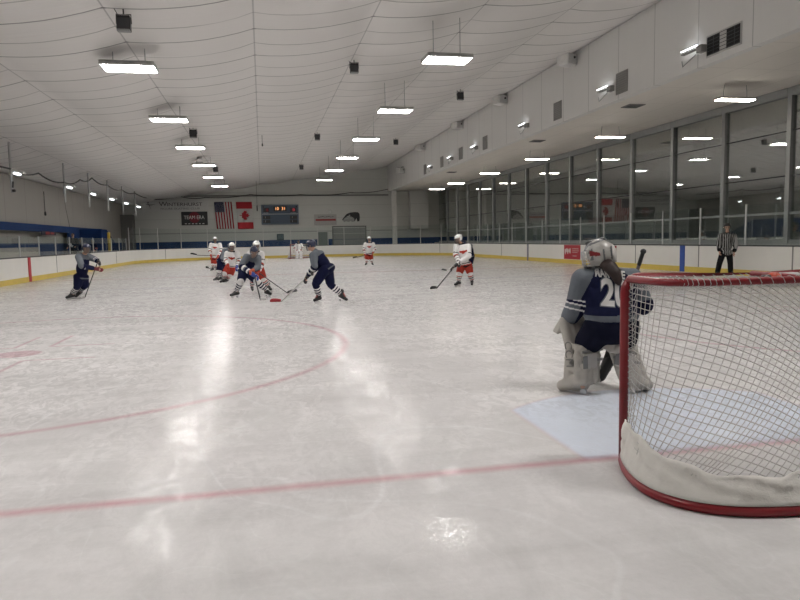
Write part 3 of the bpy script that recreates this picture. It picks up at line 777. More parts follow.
    # leg pads
    def pad(A, K, T, toe, wd, fd, name, inner):
        mb = MB(); wd = V(wd).normalized(); fd = V(fd).normalized()
        for p, q, r in ((A, K, .088), (K, T, .075)):
            p, q = V(p), V(q)
            for u in (-.105, -.045, .02, .085): mb.caps(p + wd * u + fd * .07, q + wd * u + fd * .06, .052 if abs(u) > .08 else .058, .048)
        A_, K_ = V(A), V(K)
        # knee rolls and toe
        for u in (.30, .62, .95): 
            c_ = A_.lerp(K_, u) + fd * .115; mb.caps(c_ - wd * .11, c_ + wd * .11, .022, .022)
        mb.caps(A_ + V(toe) * .02 - V((0, 0, .03)), A_ + V(toe) * .20 - V((0, 0, .085)), .095, .062)
        mb.caps(A_ + wd * .08, A_ + V(toe) * .17 + wd * .05 - V((0, 0, .07)), .07, .055); mb.caps(A_ - wd * .08, A_ + V(toe) * .17 - wd * .05 - V((0, 0, .07)), .07, .055)
        # calf wrap: two wings and rear panel
        for sgn in (-1, 1):
            for u in (.0, .35, .7, 1.0):
                c_ = A_.lerp(K_, u); mb.caps(c_ + wd * sgn * .12 + fd * .05, c_ + wd * sgn * .105 - fd * .10, .035, .028)
            mb.caps(A_ + wd * sgn * .115 - fd * .07, K_ + wd * sgn * .115 - fd * .06, .032, .03)
        for u in (-.06, 0, .06): mb.caps(A_ + wd * u - fd * .10 + V((0, 0, .0)), K_ + wd * u - fd * .11, .036, .030)
        o = link_mesh(name, vox(mb, .011, 3), M_pad, body)
        # straps with buckles
        s = MB()
        for u in (.62, .9):
            c_ = A_.lerp(K_, u); rr = Matrix((wd, fd, wd.cross(fd))).transposed()
            s.box(c_ - fd * .142, (.25, .006, .026), rr, .002)
        s.build('strap', pm('strap_grey', (.30, .29, .28), .7, .1), o)
        c_ = A_.lerp(K_, .60); b = MB(); rr = Matrix((wd, fd, wd.cross(fd))).transposed(); b.box(c_ - fd * .136 - wd * .02, (.15, .022, .15), rr, .008)
        b.build('calf_flap', pm('flap_grey', (.50, .48, .45), .6, .1), o)
        b = MB(); b.box(c_ - fd * .148 - wd * .085, (.05, .012, .12), rr, .003); b.build('pull_tab', pm('tab_grey', (.2, .2, .2), .6), o)
        return o, wd, fd
    pl, wd, fd = pad((-.155, .06, .13), (-.125, .14, .45), (-.175, .20, .68), (-.72, .66, 0), (.92, .40, .05), (-.38, .92, 0), 'leg_pad', 1)
    pr, _, _ = pad((.335, .05, .13), (.245, .14, .45), (.22, .2, .66), (.72, .66, 0), (.95, -.30, -.22), (.28, .95, 0), 'leg_pad', -1)
    # flap standing up at the right knee
    b = MB()
    for a, c_ in (((.035, -.02, .47), (.05, -.06, .56)), ((.08, -.05, .44), (.09, -.10, .555)), ((.13, -.06, .43), (.17, -.1, .50))): b.caps(a, c_, .04, .022)
    link_mesh('knee_flap', vox(b, .010, 3), M_pad, pr)
    # maker letters down the outside of the left pad
    tx = text_mesh('CCM', .115, .002)
    ax_z = V((-.02, .03, .30)).normalized(); nrm = V((-.72, -.66, -.06)).normalized(); nrm = (nrm - ax_z * nrm.dot(ax_z)).normalized(); yv = nrm.cross(-ax_z)
    R_ = Matrix((-ax_z, yv, nrm)).transposed()
    tx.transform(Matrix.Translation(V((-.291, .038, .38))) @ R_.to_4x4())
    link_mesh('pad_letters', tx, pm('letter_grey', (.17, .165, .16), .5), pl)
    # catching glove (left) and blocker (right)
    mb = MB(); d = (ha - ea).normalized(); mb.caps(ha - d * .08, ha, .075, .07); mb.ell(ha + d * .09 + V((-.01, .02, -.01)), (.05, .10, .075))
    for q in (-.05, -.015, .02, .055): mb.caps(ha + d * .06 + V((-.03, q, .02)), ha + d * .21 + V((-.05, q * 1.3, .0)), .028, .018)
    mb.caps(ha + d * .05 + V((.03, 0, .05)), ha + d * .17 + V((.0, .03, .10)), .035, .025); mb.caps(ha + d * .20 + V((-.05, .05, 0)), ha + d * .17 + V((0, .03, .10)), .018, .02)
    go_ = link_mesh('catching_glove', vox(mb, .010, 2), pm('glove_pale', (.46, .44, .40), .6, .2, 20), body)
    mb = MB(); mb.caps(hb + V((0, -.10, 0)), hb, .06, .055); mb.box(hb + V((.05, .02, -.02)), (.05, .20, .34), Matrix.Rotation(.25, 3, 'Y'), .02); hand_lumps(mb, hb, V((-.1, .4, -.5)), V((0, 1, 0)), 1.15, V((-1, 0, 0)), .014)
    link_mesh('blocker', vox(mb, .011, 2), M_pad, body)
    # stick
    knob, heel = V((.50, .30, 1.335)), V((.17, .47, .06)); d = (knob - heel).normalized()
    st = empty('hockey_stick', 'goalie stick with black taped knob rising above the net beside the near goalie', 'hockey stick')
    st.matrix_world = mtx @ Matrix.Translation(heel); L = (knob - heel).length
    e = d.cross(V((0, 1, 0))).normalized(); rr = Matrix((d, e, d.cross(e))).transposed()
    b = MB(); b.box(d * (L * .77), (L * .46, .032, .026), rr, .005); sh = b.build('shaft', pm('stick_taupe', (.16, .13, .12), .5), st)
    b = MB(); b.caps(d * (L - .13), d * L, .020, .020); b.ell(d * L, (.028, .028, .028)); b.build('knob', M_black, sh, True)
    b = MB(); b.box(d * (L * .32), (L * .52, .11, .030), rr, .014); b.build('paddle', M_black, st)
    b = MB(); b.box(V((-.17, .03, .0)), (.34, .028, .09), Matrix.Rotation(.06, 3, 'Y'), .013); b.caps((-.02, .0, .01), (.05, -.02, .17), .05, .06); b.build('blade', M_black, st)
    return body
goalie()
LAMP, LAMP2, EXPO = 70., 28., 0.

# ------------------------------------------------------------------ shell
b = MB(); b.box2((XL - .4, -4, -.12), (XR + .4, YF + .4, 0)); struct(b.build('floor', M_ice))
b = MB(); b.box2((-12.6, -6, -.3), (22.5, 65, -.125)); struct(b.build('floor.001', pm('concrete', (.22, .22, .21), .8, .15, 1.5)))
# fabric ceiling: sagging bays between the lengthwise seams
b = MB(); xs = [-12.25 + i * (24.5 / 64) for i in range(65)]; ys = [-6 + j * .305 for j in range(233)]
rows = []
for y in ys:
    r = []
    for x in xs:
        u = (x / 3.05) % 1.0; w = ((y - .65) / 2.44) % 1.0
        sag = .15 * 4 * u * (1 - u) + .035 * math.sin(PI * w) ** 2 * (4 * u * (1 - u)) ** .5
        r.append(b.bm.verts.new((x, min(y, 64.6), ceil_z(x) - sag)))
    rows.append(r)
for A, B in zip(rows, rows[1:]):
    for i in range(64): b.bm.faces.new((A[i], B[i], B[i + 1], A[i + 1]))
o = struct(b.build('ceiling', M_ceil, None, True)); so = o.modifiers.new('thick', 'SOLIDIFY'); so.thickness = .03; so.offset = 1
# left wall, upper right wall, soffit, far wall, back wall
M_wl = panel_mat('wall_left_panels', (.36, .345, .315), 'y', (3.0,), .02, .45, .7, .10, bands=(('z', -.3, 1.65, (.016, .045, .13)),))
b = MB(); b.box2((WL - .2, -6, -.3), (WL, WF + .3, 5.2)); struct(b.build('wall_left', M_wl))
M_wr = panel_mat('wall_right_panels', (.77, .765, .745), 'y', (2.15,), .014, .55, .55, .05)
b = MB(); b.box2((WR, -6, SOFF), (WR + .25, WF + .3, 8.75)); struct(b.build('wall_right', M_wr))
M_so = panel_mat('soffit_panels', (.80, .765, .71), 'xy', (1.22, 2.44), .010, .30, .7, .06)
b = MB(); b.box2((WR + .25, -6, SOFF), (22.4, WF + .3, SOFF + .15)); struct(b.build('ceiling.001', M_so))
M_wf = panel_mat('wall_far_panels', (.60, .605, .57), 'z', (1.22,), .012, .35, .6, .05, bands=(('z', -.3, 1.62, (.02, .06, .17)),))
b = MB(); b.box2((WL - .2, WF, -.3), (22.4, WF + .3, 9)); struct(b.build('wall_far', M_wf))
b = MB(); b.box2((-12.6, -6.3, -.3), (22.4, -6, 9)); struct(b.build('wall_near', M_white))
M_lob = pm('lobby_wall', (.62, .61, .58), .8, .1, .6)
b = MB(); b.box2((22.2, -6, -.3), (22.4, WF, SOFF)); struct(b.build('wall_lobby', M_lob))
# far wall fittings
b = MB(); b.box2((5.22, WF - .05, -.12), (5.30, WF, 2.36)); b.box2((6.19, WF - .05, -.12), (6.27, WF, 2.36)); b.box2((5.22, WF - .05, 2.30), (6.27, WF, 2.38))
df = struct(b.build('door_1', M_lgrey)); b = MB(); b.box2((5.30, WF - .03, -.12), (6.19, WF - .005, 2.30), .005); b.build('door_leaf', pm('door_green', (.20, .235, .22), .6, .08), df)
b = MB(); b.box((6.08, WF - .06, 1.0), (.10, .04, .04), None, .01); b.build('door_handle', M_alu, df)
b = MB(); b.box2((6.65, WF - .08, -.12), (6.75, WF, 2.82)); b.box2((9.87, WF - .08, -.12), (9.97, WF, 2.82)); b.box2((6.65, WF - .08, 2.74), (9.97, WF, 2.84))
d2 = struct(b.build('door_2', pm('frame_dark', (.16, .17, .165), .6)))
b = MB()
for k in range(5): b.box2((6.75, WF - .05, .56 * k - .1), (9.87, WF - .01, .56 * k + .43), .006)
b.build('roller_panel', panel_mat('roller', (.30, .31, .295), 'x', (1.56,), .015, .3), d2)
b = MB(); b.box((1.73, WF - .05, 1.88), (.66, .10, .62), None, .02); wb = tag(b.build('control_box', pm('teal_dark', (.06, .10, .12), .5)), 'small dark teal box on the far wall below the scoreboard', 'box')
b = MB(); b.box((1.73, WF - .105, 1.90), (.5, .02, .36), None, .006); b.build('box_screen', pm('teal_screen', (.10, .16, .18), .3), wb)
b = MB(); b.box2((14.2, WF - .9, 2.45), (16.0, WF - .02, SOFF), .02)
tag(b.build('hanging_panel_box', panel_mat('pale_box', (.66, .66, .63), 'z', (1.22,), .012, .35, .6, .05)), 'tall pale boxed duct hanging on far wall right of the column', 'duct')
b = MB(); b.box2((12.22, 62.6, -.12), (12.50, 62.9, SOFF)); b.box2((12.54, 62.65, -.12), (12.66, 62.85, SOFF)); b.box2((12.15, 62.5, -.12), (12.72, 63.0, .1), .01)
struct(b.build('trim_1', pm('column_cream', (.75, .74, .70), .5)))
b = MB(); b.box2((WL, 63.2, -.12), (-11.2, 64.4, 4.1)); struct(b.build('trim_2', pm('pilaster_grey', (.17, .165, .155), .7)))
b = MB(); b.caps((6.5, WF - .02, 4.25), (6.5, WF - .10, 4.25), .17, .17, 20); ck = tag(b.build('wall_clock', M_lgrey), 'round pale wall clock above the red strip banner on far wall', 'clock')
b = MB(); b.ell((6.5, WF - .27, 4.25), (.13, .01, .13)); b.build('clock_face', M_white, ck)
b = MB(); b.box2((WL + 1, WF - .04, 2.34), (14, WF, 2.40)); struct(b.build('trim_3', pm('trim_grey', (.30, .31, .30), .6)))
b = MB(); b.box2((WL, WF - .12, 5.72), (WR, WF, 5.84)); struct(b.build('trim_4', pm('trim_dim', (.22, .22, .21), .6)))

# ------------------------------------------------------------------ banners, flags, scoreboard
yb = WF - .05
b = MB(); b.box2((-10.49, yb - .03, 4.38), (-4.72, yb, 5.44), .01)
bn = tag(b.build('banner', pm('banner_grey', (.60, .60, .58), .6, .06)), 'long pale banner with the rink name in black capitals, upper left of far wall', 'banner')
me = text_mesh('INTERHURST', .44, .004, 'LEFT', 1.22); me.transform(wall_frame(-8.38, yb - .035, 5.02)); link_mesh('banner_letters', me, M_black, bn)
me = text_mesh('W', .58, .004, 'LEFT', 1.2); me.transform(wall_frame(-9.06, yb - .035, 5.06)); link_mesh('banner_letters', me, M_black, bn)
me = text_mesh('FIGURE SKATING CLUB', .24, .004, 'LEFT', 1.38); me.transform(wall_frame(-8.95, yb - .035, 4.64)); link_mesh('banner_letters', me, pm('letter_mid', (.15, .15, .15), .6), bn)
b = MB()   # skater emblem: swooping limbs
b.tube([(-10.25, yb - .035, 5.1), (-10.0, yb - .035, 5.02), (-9.75, yb - .035, 5.0), (-9.35, yb - .035, 5.06)], [.01, .035, .04, .01], 6)
b.tube([(-10.1, yb - .035, 5.25), (-9.9, yb - .035, 5.0), (-9.8, yb - .035, 4.65)], [.012, .035, .01], 6); b.ell((-9.98, yb - .035, 5.24), (.06, .015, .07))
b.build('banner_emblem', pm('letter_mid', (.15, .15, .15), .6), bn)
b = MB(); b.box2((-7.16, yb - .07, 3.12), (-4.83, yb - .04, 4.36), .01)
bk = tag(b.build('banner', M_black), 'black banner with white lettering over a red disc, left of the flags', 'banner')
b = MB(); b.caps((-6.0, yb - .08, 3.80), (-6.0, yb - .085, 3.80), .002, .002); b.bm.clear()
b.prism([(.50 * math.cos(a * PI / 16), .50 * math.sin(a * PI / 16)) for a in range(32)], wall_frame(-6.0, yb - .072, 3.83), .008); b.build('banner_disc', pm('banner_red', (.16, .010, .022), .6), bk)
text_on('banner_letters', 'TEAM ERA', .46, wall_frame(-6.02, yb - .088, 3.82), pm('letter_white', (.75, .73, .71), .6), bk, .86)
b = MB()
for k in range(6): b.box((-6.78 + k * .31, yb - .078, 3.26), (.16, .01, .07))
b.build('banner_small_print', pm('letter_white', (.75, .73, .71), .6), bk)

def cloth_grid(x0, x1, z0, z1, y, nx, nz, lean, fn, name, label, mats):
    b = MB(); R = []
    for j in range(nz + 1):
        row = []
        for i in range(nx + 1):
            u, v = i / nx, j / nz
            row.append(b.bm.verts.new((x0 + (x1 - x0) * u + lean * v, y - .05 - .035 * math.sin(u * 9 + v * 3) * (.3 + v), z1 + (z0 - z1) * v)))
        R.append(row)
    for j in range(nz):
        for i in range(nx):
            f_ = b.bm.faces.new((R[j][i], R[j + 1][i], R[j + 1][i + 1], R[j][i + 1])); f_.material_index = fn((i + .5) / nx, (j + .5) / nz)
    o = tag(b.build(name, mats, None, True), label, 'flag'); s_ = o.modifiers.new('thick', 'SOLIDIFY'); s_.thickness = .006
    c = MB(); c.tube([(x0 - .04, y - .05, z1 + .02), (x1 + .04, y - .05, z1 + .02)], .018, 8); c.build('flag_rod', M_lgrey, o)
    return o
fr = pm('flag_red', (.40, .02, .03), .8, .1); fw = pm('flag_white', (.55, .54, .52), .8, .05); fb = pm('flag_blue', (.018, .022, .06), .8, .1)
frd = pm('flag_stripe_red', (.30, .025, .035), .8, .1)
def usf(u, v):
    if u < 7 / 13 and v < .38: return 2
    return 1 if int((1 - u) * 13) % 2 else 0
cloth_grid(-4.2, -2.62, 2.75, 5.22, yb, 39, 40, .16, usf, 'flag', 'hanging striped flag with a dark blue canton, stars and stripes, on far wall', [frd, fw, fb])
us = bpy.data.objects['flag']; b = MB()
for r in range(11):
    for c_ in range(5 if r % 2 == 0 else 4):
        x = -4.13 + (c_ + (.5 if r % 2 else 0)) * .165 + .03; z = 5.13 - r * .08
        b.prism([((.034 if k % 2 == 0 else .014) * math.sin(k * PI / 5), (.034 if k % 2 == 0 else .014) * math.cos(k * PI / 5)) for k in range(10)], wall_frame(x, yb - .10, z), .004)
b.build('flag_stars', fw, us)
ca = cloth_grid(-2.24, -.80, 2.70, 5.21, yb, 24, 40, .10, lambda u, v: 0 if v < .26 or v > .74 else 1, 'flag', 'hanging red and white flag with a maple leaf, on far wall', [fr, fw])
leaf = [(0, .5), (.09, .33), (.20, .39), (.15, .12), (.28, .25), (.31, .18), (.46, .20), (.41, .06), (.48, .0), (.24, -.19), (.27, -.28), (.03, -.25), (.03, -.5)]
leaf = leaf + [(-x, y) for x, y in leaf[::-1] if x > 0]
b = MB(); b.prism([(y * .95, -x * .95) for x, y in leaf][::-1], wall_frame(-1.48, yb - .10, 3.96), .006); b.build('maple_leaf', fr, ca)
# scoreboard
b = MB(); b.box2((.04, yb - .22, 3.08), (3.51, yb - .02, 4.93), .02)
sb_ = tag(b.build('scoreboard', pm('score_frame', (.13, .165, .21), .5, .06)), 'blue-grey electronic scoreboard with lit digits in the middle of far wall', 'scoreboard')
b = MB(); b.box2((.14, yb - .24, 4.08), (3.41, yb - .22, 4.83), .005); b.box2((.14, yb - .24, 3.17), (3.41, yb - .22, 4.02), .005); b.build('score_panel', pm('score_blue', (.055, .085, .125), .5), sb_)
b = MB(); b.box2((.10, yb - .25, 4.03), (3.45, yb - .22, 4.07)); b.build('score_divider', M_lgrey, sb_)
b = MB()
for x0, x1, z0, z1 in ((.24, .78, 4.22, 4.62), (2.72, 3.28, 4.22, 4.62), (1.18, 2.40, 4.32, 4.76), (.18, .86, 3.22, 3.52), (.18, .86, 3.58, 3.9), (2.68, 3.36, 3.22, 3.52), (2.68, 3.36, 3.58, 3.9), (.18, .30, 4.64, 4.8), (3.24, 3.38, 4.64, 4.8)): b.box2((x0, yb - .25, z0), (x1, yb - .235, z1), .003)
b.build('digit_window', M_black, sb_)
e_o = emit_mat('digit_orange', (1., .42, .16), 1.6); e_r = emit_mat('digit_red', (.9, .06, .09), .55)
text_on('clock_digits', '10', .40, wall_frame(1.48, yb - .255, 4.54), e_o, sb_, 1.); text_on('clock_digits', '31', .40, wall_frame(2.10, yb - .255, 4.54), e_o, sb_, 1.)
text_on('score_digits', '0', .34, wall_frame(.60, yb - .255, 4.42), emit_mat('digit_dimred', (.5, .03, .05), .35), sb_); text_on('score_digits', '0', .36, wall_frame(3.05, yb - .255, 4.42), e_r, sb_, 1.2)
for x, t in ((.46, 'HOME'), (3.0, 'GUEST')): text_on('score_caption', t, .15, wall_frame(x, yb - .245, 4.14), pm('cap_white', (.45, .47, .48), .6), sb_, 1.1)
for x, z, t in ((.36, 3.74, '1'), (.36, 3.37, '1'), (2.86, 3.74, '1'), (2.86, 3.37, '1')): text_on('penalty_digits', t, .26, wall_frame(x + .04, yb - .255, z), pm('cap_white', (.45, .47, .48), .6), sb_)
# strip banner and bird emblem
b = MB(); b.box2((4.95, yb - .03, 2.95), (7.1, yb, 3.98), .01)
sp = tag(b.build('banner', pm('strip_pale', (.44, .43, .41), .6)), 'pale banner with faint lettering over a red strip, right of scoreboard', 'banner')
b = MB(); b.box2((5.10, yb - .04, 3.36), (7.02, yb - .03, 3.54)); b.build('banner_strip', pm('strip_red', (.34, .05, .05), .6), sp)
b = MB()
for k, w in enumerate((.16, .12, .17, .1, .14, .15, .12, .13)): b.box((5.42 + k * .19, yb - .035, 3.72 + .02 * (k % 3)), (w, .008, .09))
b.build('banner_small_print', pm('letter_mid', (.15, .15, .15), .6), sp)
bird = [(-1.0, -.22), (-.78, .02), (-.50, .30), (-.10, .44), (.40, .48), (.80, .46), (.97, .30), (1.0, -.05), (.94, -.38), (.72, -.44), (.60, -.10), (.42, -.40), (.20, -.42), (.36, -.12), (.05, .02), (-.18, .12), (-.42, .10), (-.58, -.02), (-.70, -.20), (-.86, -.34)]
b = MB(); b.prism([(x * .86, y) for x, y in bird], wall_frame(8.5, yb - .02, 3.68), .02)
bd = tag(b.build('wall_emblem', M_black), 'black bird-head emblem on far wall above the roller door', 'emblem')
b = MB(); b.prism([(-.84, -.30), (-.62, -.05), (-.40, .06), (-.10, .10), (.16, .02), (.30, -.14), (.34, -.40), (.10, -.44), (-.05, -.34), (-.25, -.46), (-.45, -.36), (-.66, -.44)], wall_frame(8.5, yb - .035, 3.66), .02); b.build('emblem_feathers', pm('emblem_grey', (.34, .34, .32), .6), bd)
b = MB(); b.tube([(7.9, yb - .06, 3.5), (8.3, yb - .06, 3.62), (8.6, yb - .06, 3.55)], .025, 6); b.ell((8.36, yb - .06, 3.86), (.07, .012, .04)); b.build('emblem_strokes', M_lgrey, bd)

# ------------------------------------------------------------------ boards and shields
PROF_PANEL = [(0, .20), (0, 1.02), (.10, 1.02), (.10, .0), (.02, .0), (.02, .20)]
PROF_KICK = [(-.012, 0.0), (-.012, .215), (.02, .215), (.02, 0.0)]
PROF_RAIL = [(-.012, 1.02), (-.012, 1.062), (.14, 1.062), (.14, 1.02)]
PROF_RAIL2 = PROF_RAIL
def rail(label, path, nrm, glass_top, marks, pitch=2.44, post_mat=M_alu, joints=()):
    root = empty('dasher_boards', label, 'rink boards', (path[0][0], path[0][1], 0)); off = V((-path[0][0], -path[0][1], 0))
    def fin(b, name, mat, par=root, smooth=False):
        b.bm.transform(Matrix.Translation(off)); return b.build(name, mat, par, smooth)
    fin(MB().extrude_profile(path, nrm, PROF_PANEL), 'board_panel', M_board)
    fin(MB().extrude_profile(path, nrm, PROF_KICK), 'kick_plate', M_yellow)
    fin(MB().extrude_profile(path, nrm, PROF_RAIL), 'cap_rail', M_rail)
    # lengths along path
    ds = [0]
    for a, c in zip(path, path[1:]): ds.append(ds[-1] + math.dist(a, c))
    def at(s):
        for i in range(len(ds) - 1):
            if s <= ds[i + 1] + 1e-6:
                t = (s - ds[i]) / (ds[i + 1] - ds[i]); p = V((*path[i], 0)).lerp(V((*path[i + 1], 0)), t); n = V((*nrm[i], 0)).lerp(V((*nrm[i + 1], 0)), t).normalized()
                return p, n
        return V((*path[-1], 0)), V((*nrm[-1], 0))
    for s, w, mat, nm in marks:
        p, n = at(s); t = V((-n.y, n.x, 0)); rr = Matrix((t, n, V((0, 0, 1)))).transposed()
        b = MB(); b.box(p - n * .010 + V((0, 0, .515)), (w, .03, 1.02), rr); fin(b, nm, mat)
    if joints:
        for s in joints:
            b = MB(); p, n = at(s); t = V((-n.y, n.x, 0)); rr = Matrix((t, n, V((0, 0, 1)))).transposed()
            b.box(p - n * .004 + V((0, 0, .62)), (.05, .012, .80), rr)
            fin(b, 'panel_joint', pm('joint_grey', (.25, .25, .24), .6))
    k = int(ds[-1] / pitch)
    for i in range(k + 1):
        p, n = at(i * pitch); q = p + n * .07
        b = MB(); t = V((-n.y, n.x, 0)); rr = Matrix((t, n, V((0, 0, 1)))).transposed()
        b.box(q + V((0, 0, (1.055 + glass_top) / 2)), (.055, .05, glass_top - 1.055), rr, .008); fin(b, 'shield_post', post_mat)
        if i < k:
            p2, n2 = at((i + 1) * pitch); q2 = p2 + n2 * .07; m = (q + q2) / 2; tt = (q2 - q); L = tt.length - .06; tt.normalize(); nn = V((tt.y, -tt.x, 0))
            b = MB(); rr = Matrix((tt, nn, V((0, 0, 1)))).transposed(); b.box(m + V((0, 0, (1.06 + glass_top) / 2 - .01)), (L, .012, glass_top - 1.08), rr); fin(b, 'shield_pane', M_shield)
    return root, at
n = 24; yl = [8 + i * (53.07 - 8) / n for i in range(n + 1)]
rail('left dasher boards, white with yellow kick plate and one red line stripe', [(XL, y) for y in yl], [(-1, 0)] * (n + 1), 1.92,
     [(30.75 - 8, .30, pm('stripe_red', (.42, .02, .03), .5), 'red_line_mark'), (23.6 - 8, .30, pm('stripe_blue', (.02, .07, .33), .5), 'blue_line_mark')], joints=(26.6, 32, 40))
rail('right dasher boards, white with yellow kick plate and a blue line stripe', [(XR, y) for y in yl], [(1, 0)] * (n + 1), 2.45,
     [(23.6 - 8, .30, pm('stripe_blue', (.02, .07, .33), .5), 'blue_line_mark'), (39.3 - 8, .22, pm('stripe_grey', (.20, .20, .25), .5), 'grey_line_mark')], joints=(10, 14.6, 19, 36))
pa, na = [], []
for i in range(15):
    a = PI - i * (PI / 2) / 14; pa.append((XL + CR + CR * math.cos(a), 53.07 + CR * math.sin(a))); na.append((math.cos(a), math.sin(a)))
for i in range(15):
    a = PI / 2 - i * (PI / 2) / 14; pa.append((XR - CR + CR * math.cos(a), 53.07 + CR * math.sin(a))); na.append((math.cos(a), math.sin(a)))
rail('curved far end boards, white with yellow kick plate, below the flags', pa, na, 2.72, [], 2.44, pm('post_white', (.60, .60, .58), .5), joints=(5.6, 18, 24, 31.6))
# adverts on the right boards
def ad(y0, y1, label, m, marks):
    b = MB(); b.box2((XR - .022, y0, .24), (XR - .005, y1, 1.0), .002); o = tag(b.build('advert_panel', m), label, 'advertisement')
    for nm, mat_, bx in marks:
        b = MB()
        for (a, z0, c, z1) in bx: b.box2((XR - .028, y1 - a, z0), (XR - .021, y1 - c, z1))
        b.build(nm, mat_, o)
M_adr = pm('advert_red', (.42, .03, .045), .5, .1); M_adw = pm('advert_print', (.55, .42, .40), .5)
ad(32.25, 34.15, 'red advert with a pale mark, left of the near goalie mask on the right boards', M_adr,
   [('advert_logo', pm('advert_white', (.66, .60, .58), .5), [(.10, .55, .24, .78), (.28, .62, .40, .82), (.42, .52, .52, .80), (.56, .62, .66, .76), (.68, .55, .80, .82), (.14, .48, .20, .56)]),
    ('advert_lines', M_adw, [(1.0, .78, 1.72, .82), (1.0, .68, 1.75, .71), (1.0, .60, 1.60, .63), (1.05, .40, 1.5, .44)])])
ad(28.6, 29.9, 'white advert with red and dark bands, right of the near goalie mask on the boards', pm('advert_pale', (.60, .56, .52), .5),
   [('advert_bands', M_adr, [(0., .88, 1.3, .98), (.5, .50, 1.25, .56), (.1, .36, .4, .42)]), ('advert_dark', M_black, [(.75, .56, 1.2, .80), (.0, .24, 1.3, .31), (.2, .62, .6, .66)])])

# ------------------------------------------------------------------ tall windows over the right boards
y0w, pw = 18.96 - 3.15 * 4, 3.15
zt = SOFF - .02
for k in range(18):
    y = y0w + pw * k; y2 = min(y + pw, WF - .02)
    if y2 - y < .3: break
    b = MB(); b.box2((WIN - .11, y - .09, .0), (WIN + .11, y + .09, zt), .01)
    b.box2((WIN - .13, y + .09, zt - .26), (WIN + .11, y2 - .09, zt), .005)
    b.box2((WIN - .06, y + .09, 1.10), (WIN + .08, y2 - .09, 1.24)); b.box2((WIN - .05, y + .09, 2.06), (WIN + .05, y2 - .09, 2.14))
    w = struct(b.build('window_%d' % (k + 1), M_mull))
    b = MB()
    for z in (3.31, 4.75): b.box2((WIN - .025, y + .09, z - .018), (WIN + .02, y2 - .09, z + .018))
    b.build('glazing_joint', M_black, w)
    b = MB(); b.box2((WIN - .008, y + .09, 2.14), (WIN + .008, y2 - .09, zt - .26)); b.build('window_pane', M_win, w)
    b = MB(); b.box2((WIN - .008, y + .09, 1.24), (WIN + .008, y2 - .09, 2.06)); b.build('window_pane', M_win, w)
b = MB(); b.box2((WIN - .1, -6, -.3), (WIN + .1, WF, 1.10)); struct(b.build('wall_sill', pm('sill_wall', (.33, .33, .32), .6)))

# ------------------------------------------------------------------ light fixtures
E_high = emit_mat('lamp_high_bay', (1., .965, .935), LAMP)
E_soff = emit_mat('lamp_soffit', (1., .93, .80), LAMP2)
def high_bay(x, y, z, label, rodtop, first=None, group='high bay lights'):
    o = empty('high_bay_light', label, 'ceiling light', (x, y, z), 0, group)
    b = MB(); b.box((0, 0, .045), (1.24, .80, .07), None, .012); b.box((0, 0, .10), (.9, .30, .05), None, .012)
    for q in (-.39, .39): b.box((0, q, .02), (1.24, .02, .11), None, .005)
    for q in (-.63, .63): b.box((q, 0, .02), (.025, .78, .11), None, .006)
    b.build('housing', M_lgrey, o)
    b = MB(); b.box((0, 0, .002), (1.19, .74, .02), None, .004); b.build('diffuser', E_high, o)
    for q in (-.38, .38):
        b = MB(); b.tube([(q, 0, .12), (q, 0, rodtop - z)], .010, 6); b.build('suspension_rod', M_mull, o)
    return o
names = ['nearest', 'second', 'third', 'fourth', 'fifth', 'farthest']
LY = [18.15 + 7.3 * k for k in range(6)]
hl = high_bay(-3.08, LY[0], 5.9, '%s in view of the left row of hanging ceiling lights' % names[0], ceil_z(-3.08) - .03)
hr = high_bay(5.15, LY[0], 6.37, '%s in view of the right row of hanging ceiling lights' % names[0], ceil_z(5.15) - .1)
for k in range(1, 6):
    dup(hl, (-3.08, LY[k], 5.9), '%s in view of the left row of hanging ceiling lights' % names[k])
    dup(hr, (5.15, LY[k], 6.37), '%s in view of the right row of hanging ceiling lights' % names[k])
for k in (-1, -2):   # the same rows run on over the camera
    dup(hl, (-3.08, LY[0] + 7.3 * k, 5.9), 'left row ceiling light overhead, %s the camera' % ('in front of' if k == -1 else 'above'))
    dup(hr, (5.15, LY[0] + 7.3 * k, 6.37), 'right row ceiling light overhead, %s the camera' % ('in front of' if k == -1 else 'above'))
def soffit_light(y, label):
    o = empty('soffit_light', label, 'ceiling light', (14.8, y, 5.66), 0, 'soffit lights')
    b = MB(); b.box((0, 0, .04), (1.28, .34, .05), None, .008); b.build('housing', pm('soffit_housing', (.20, .17, .15), .6), o)
    b = MB(); b.box((0, 0, .0), (1.24, .30, .03), None, .006); b.build('diffuser', E_soff, o)
    for q in (-.42, .42):
        b = MB(); b.tube([(q, 0, .06), (q + .01, .02, .25), (q - .03 * (1 if q > 0 else -1), 0, SOFF - 5.66)], .008, 6); b.build('suspension_wire', M_mull, o)
    return o
sl = soffit_light(18.96, 'nearest in view of the hanging lights under the right soffit')
for k, y in enumerate((26.7, 34.5, 42.2, 50.0, 55.8)):
    dup(sl, (14.8, y, 5.66), '%s in view of the hanging lights under the right soffit' % names[k + 1])
dup(sl, (14.8, 11.2, 5.66), 'soffit light just outside the right edge of the view')
dup(sl, (14.8, 3.5, 5.66), 'soffit light beside the camera over the right stand')

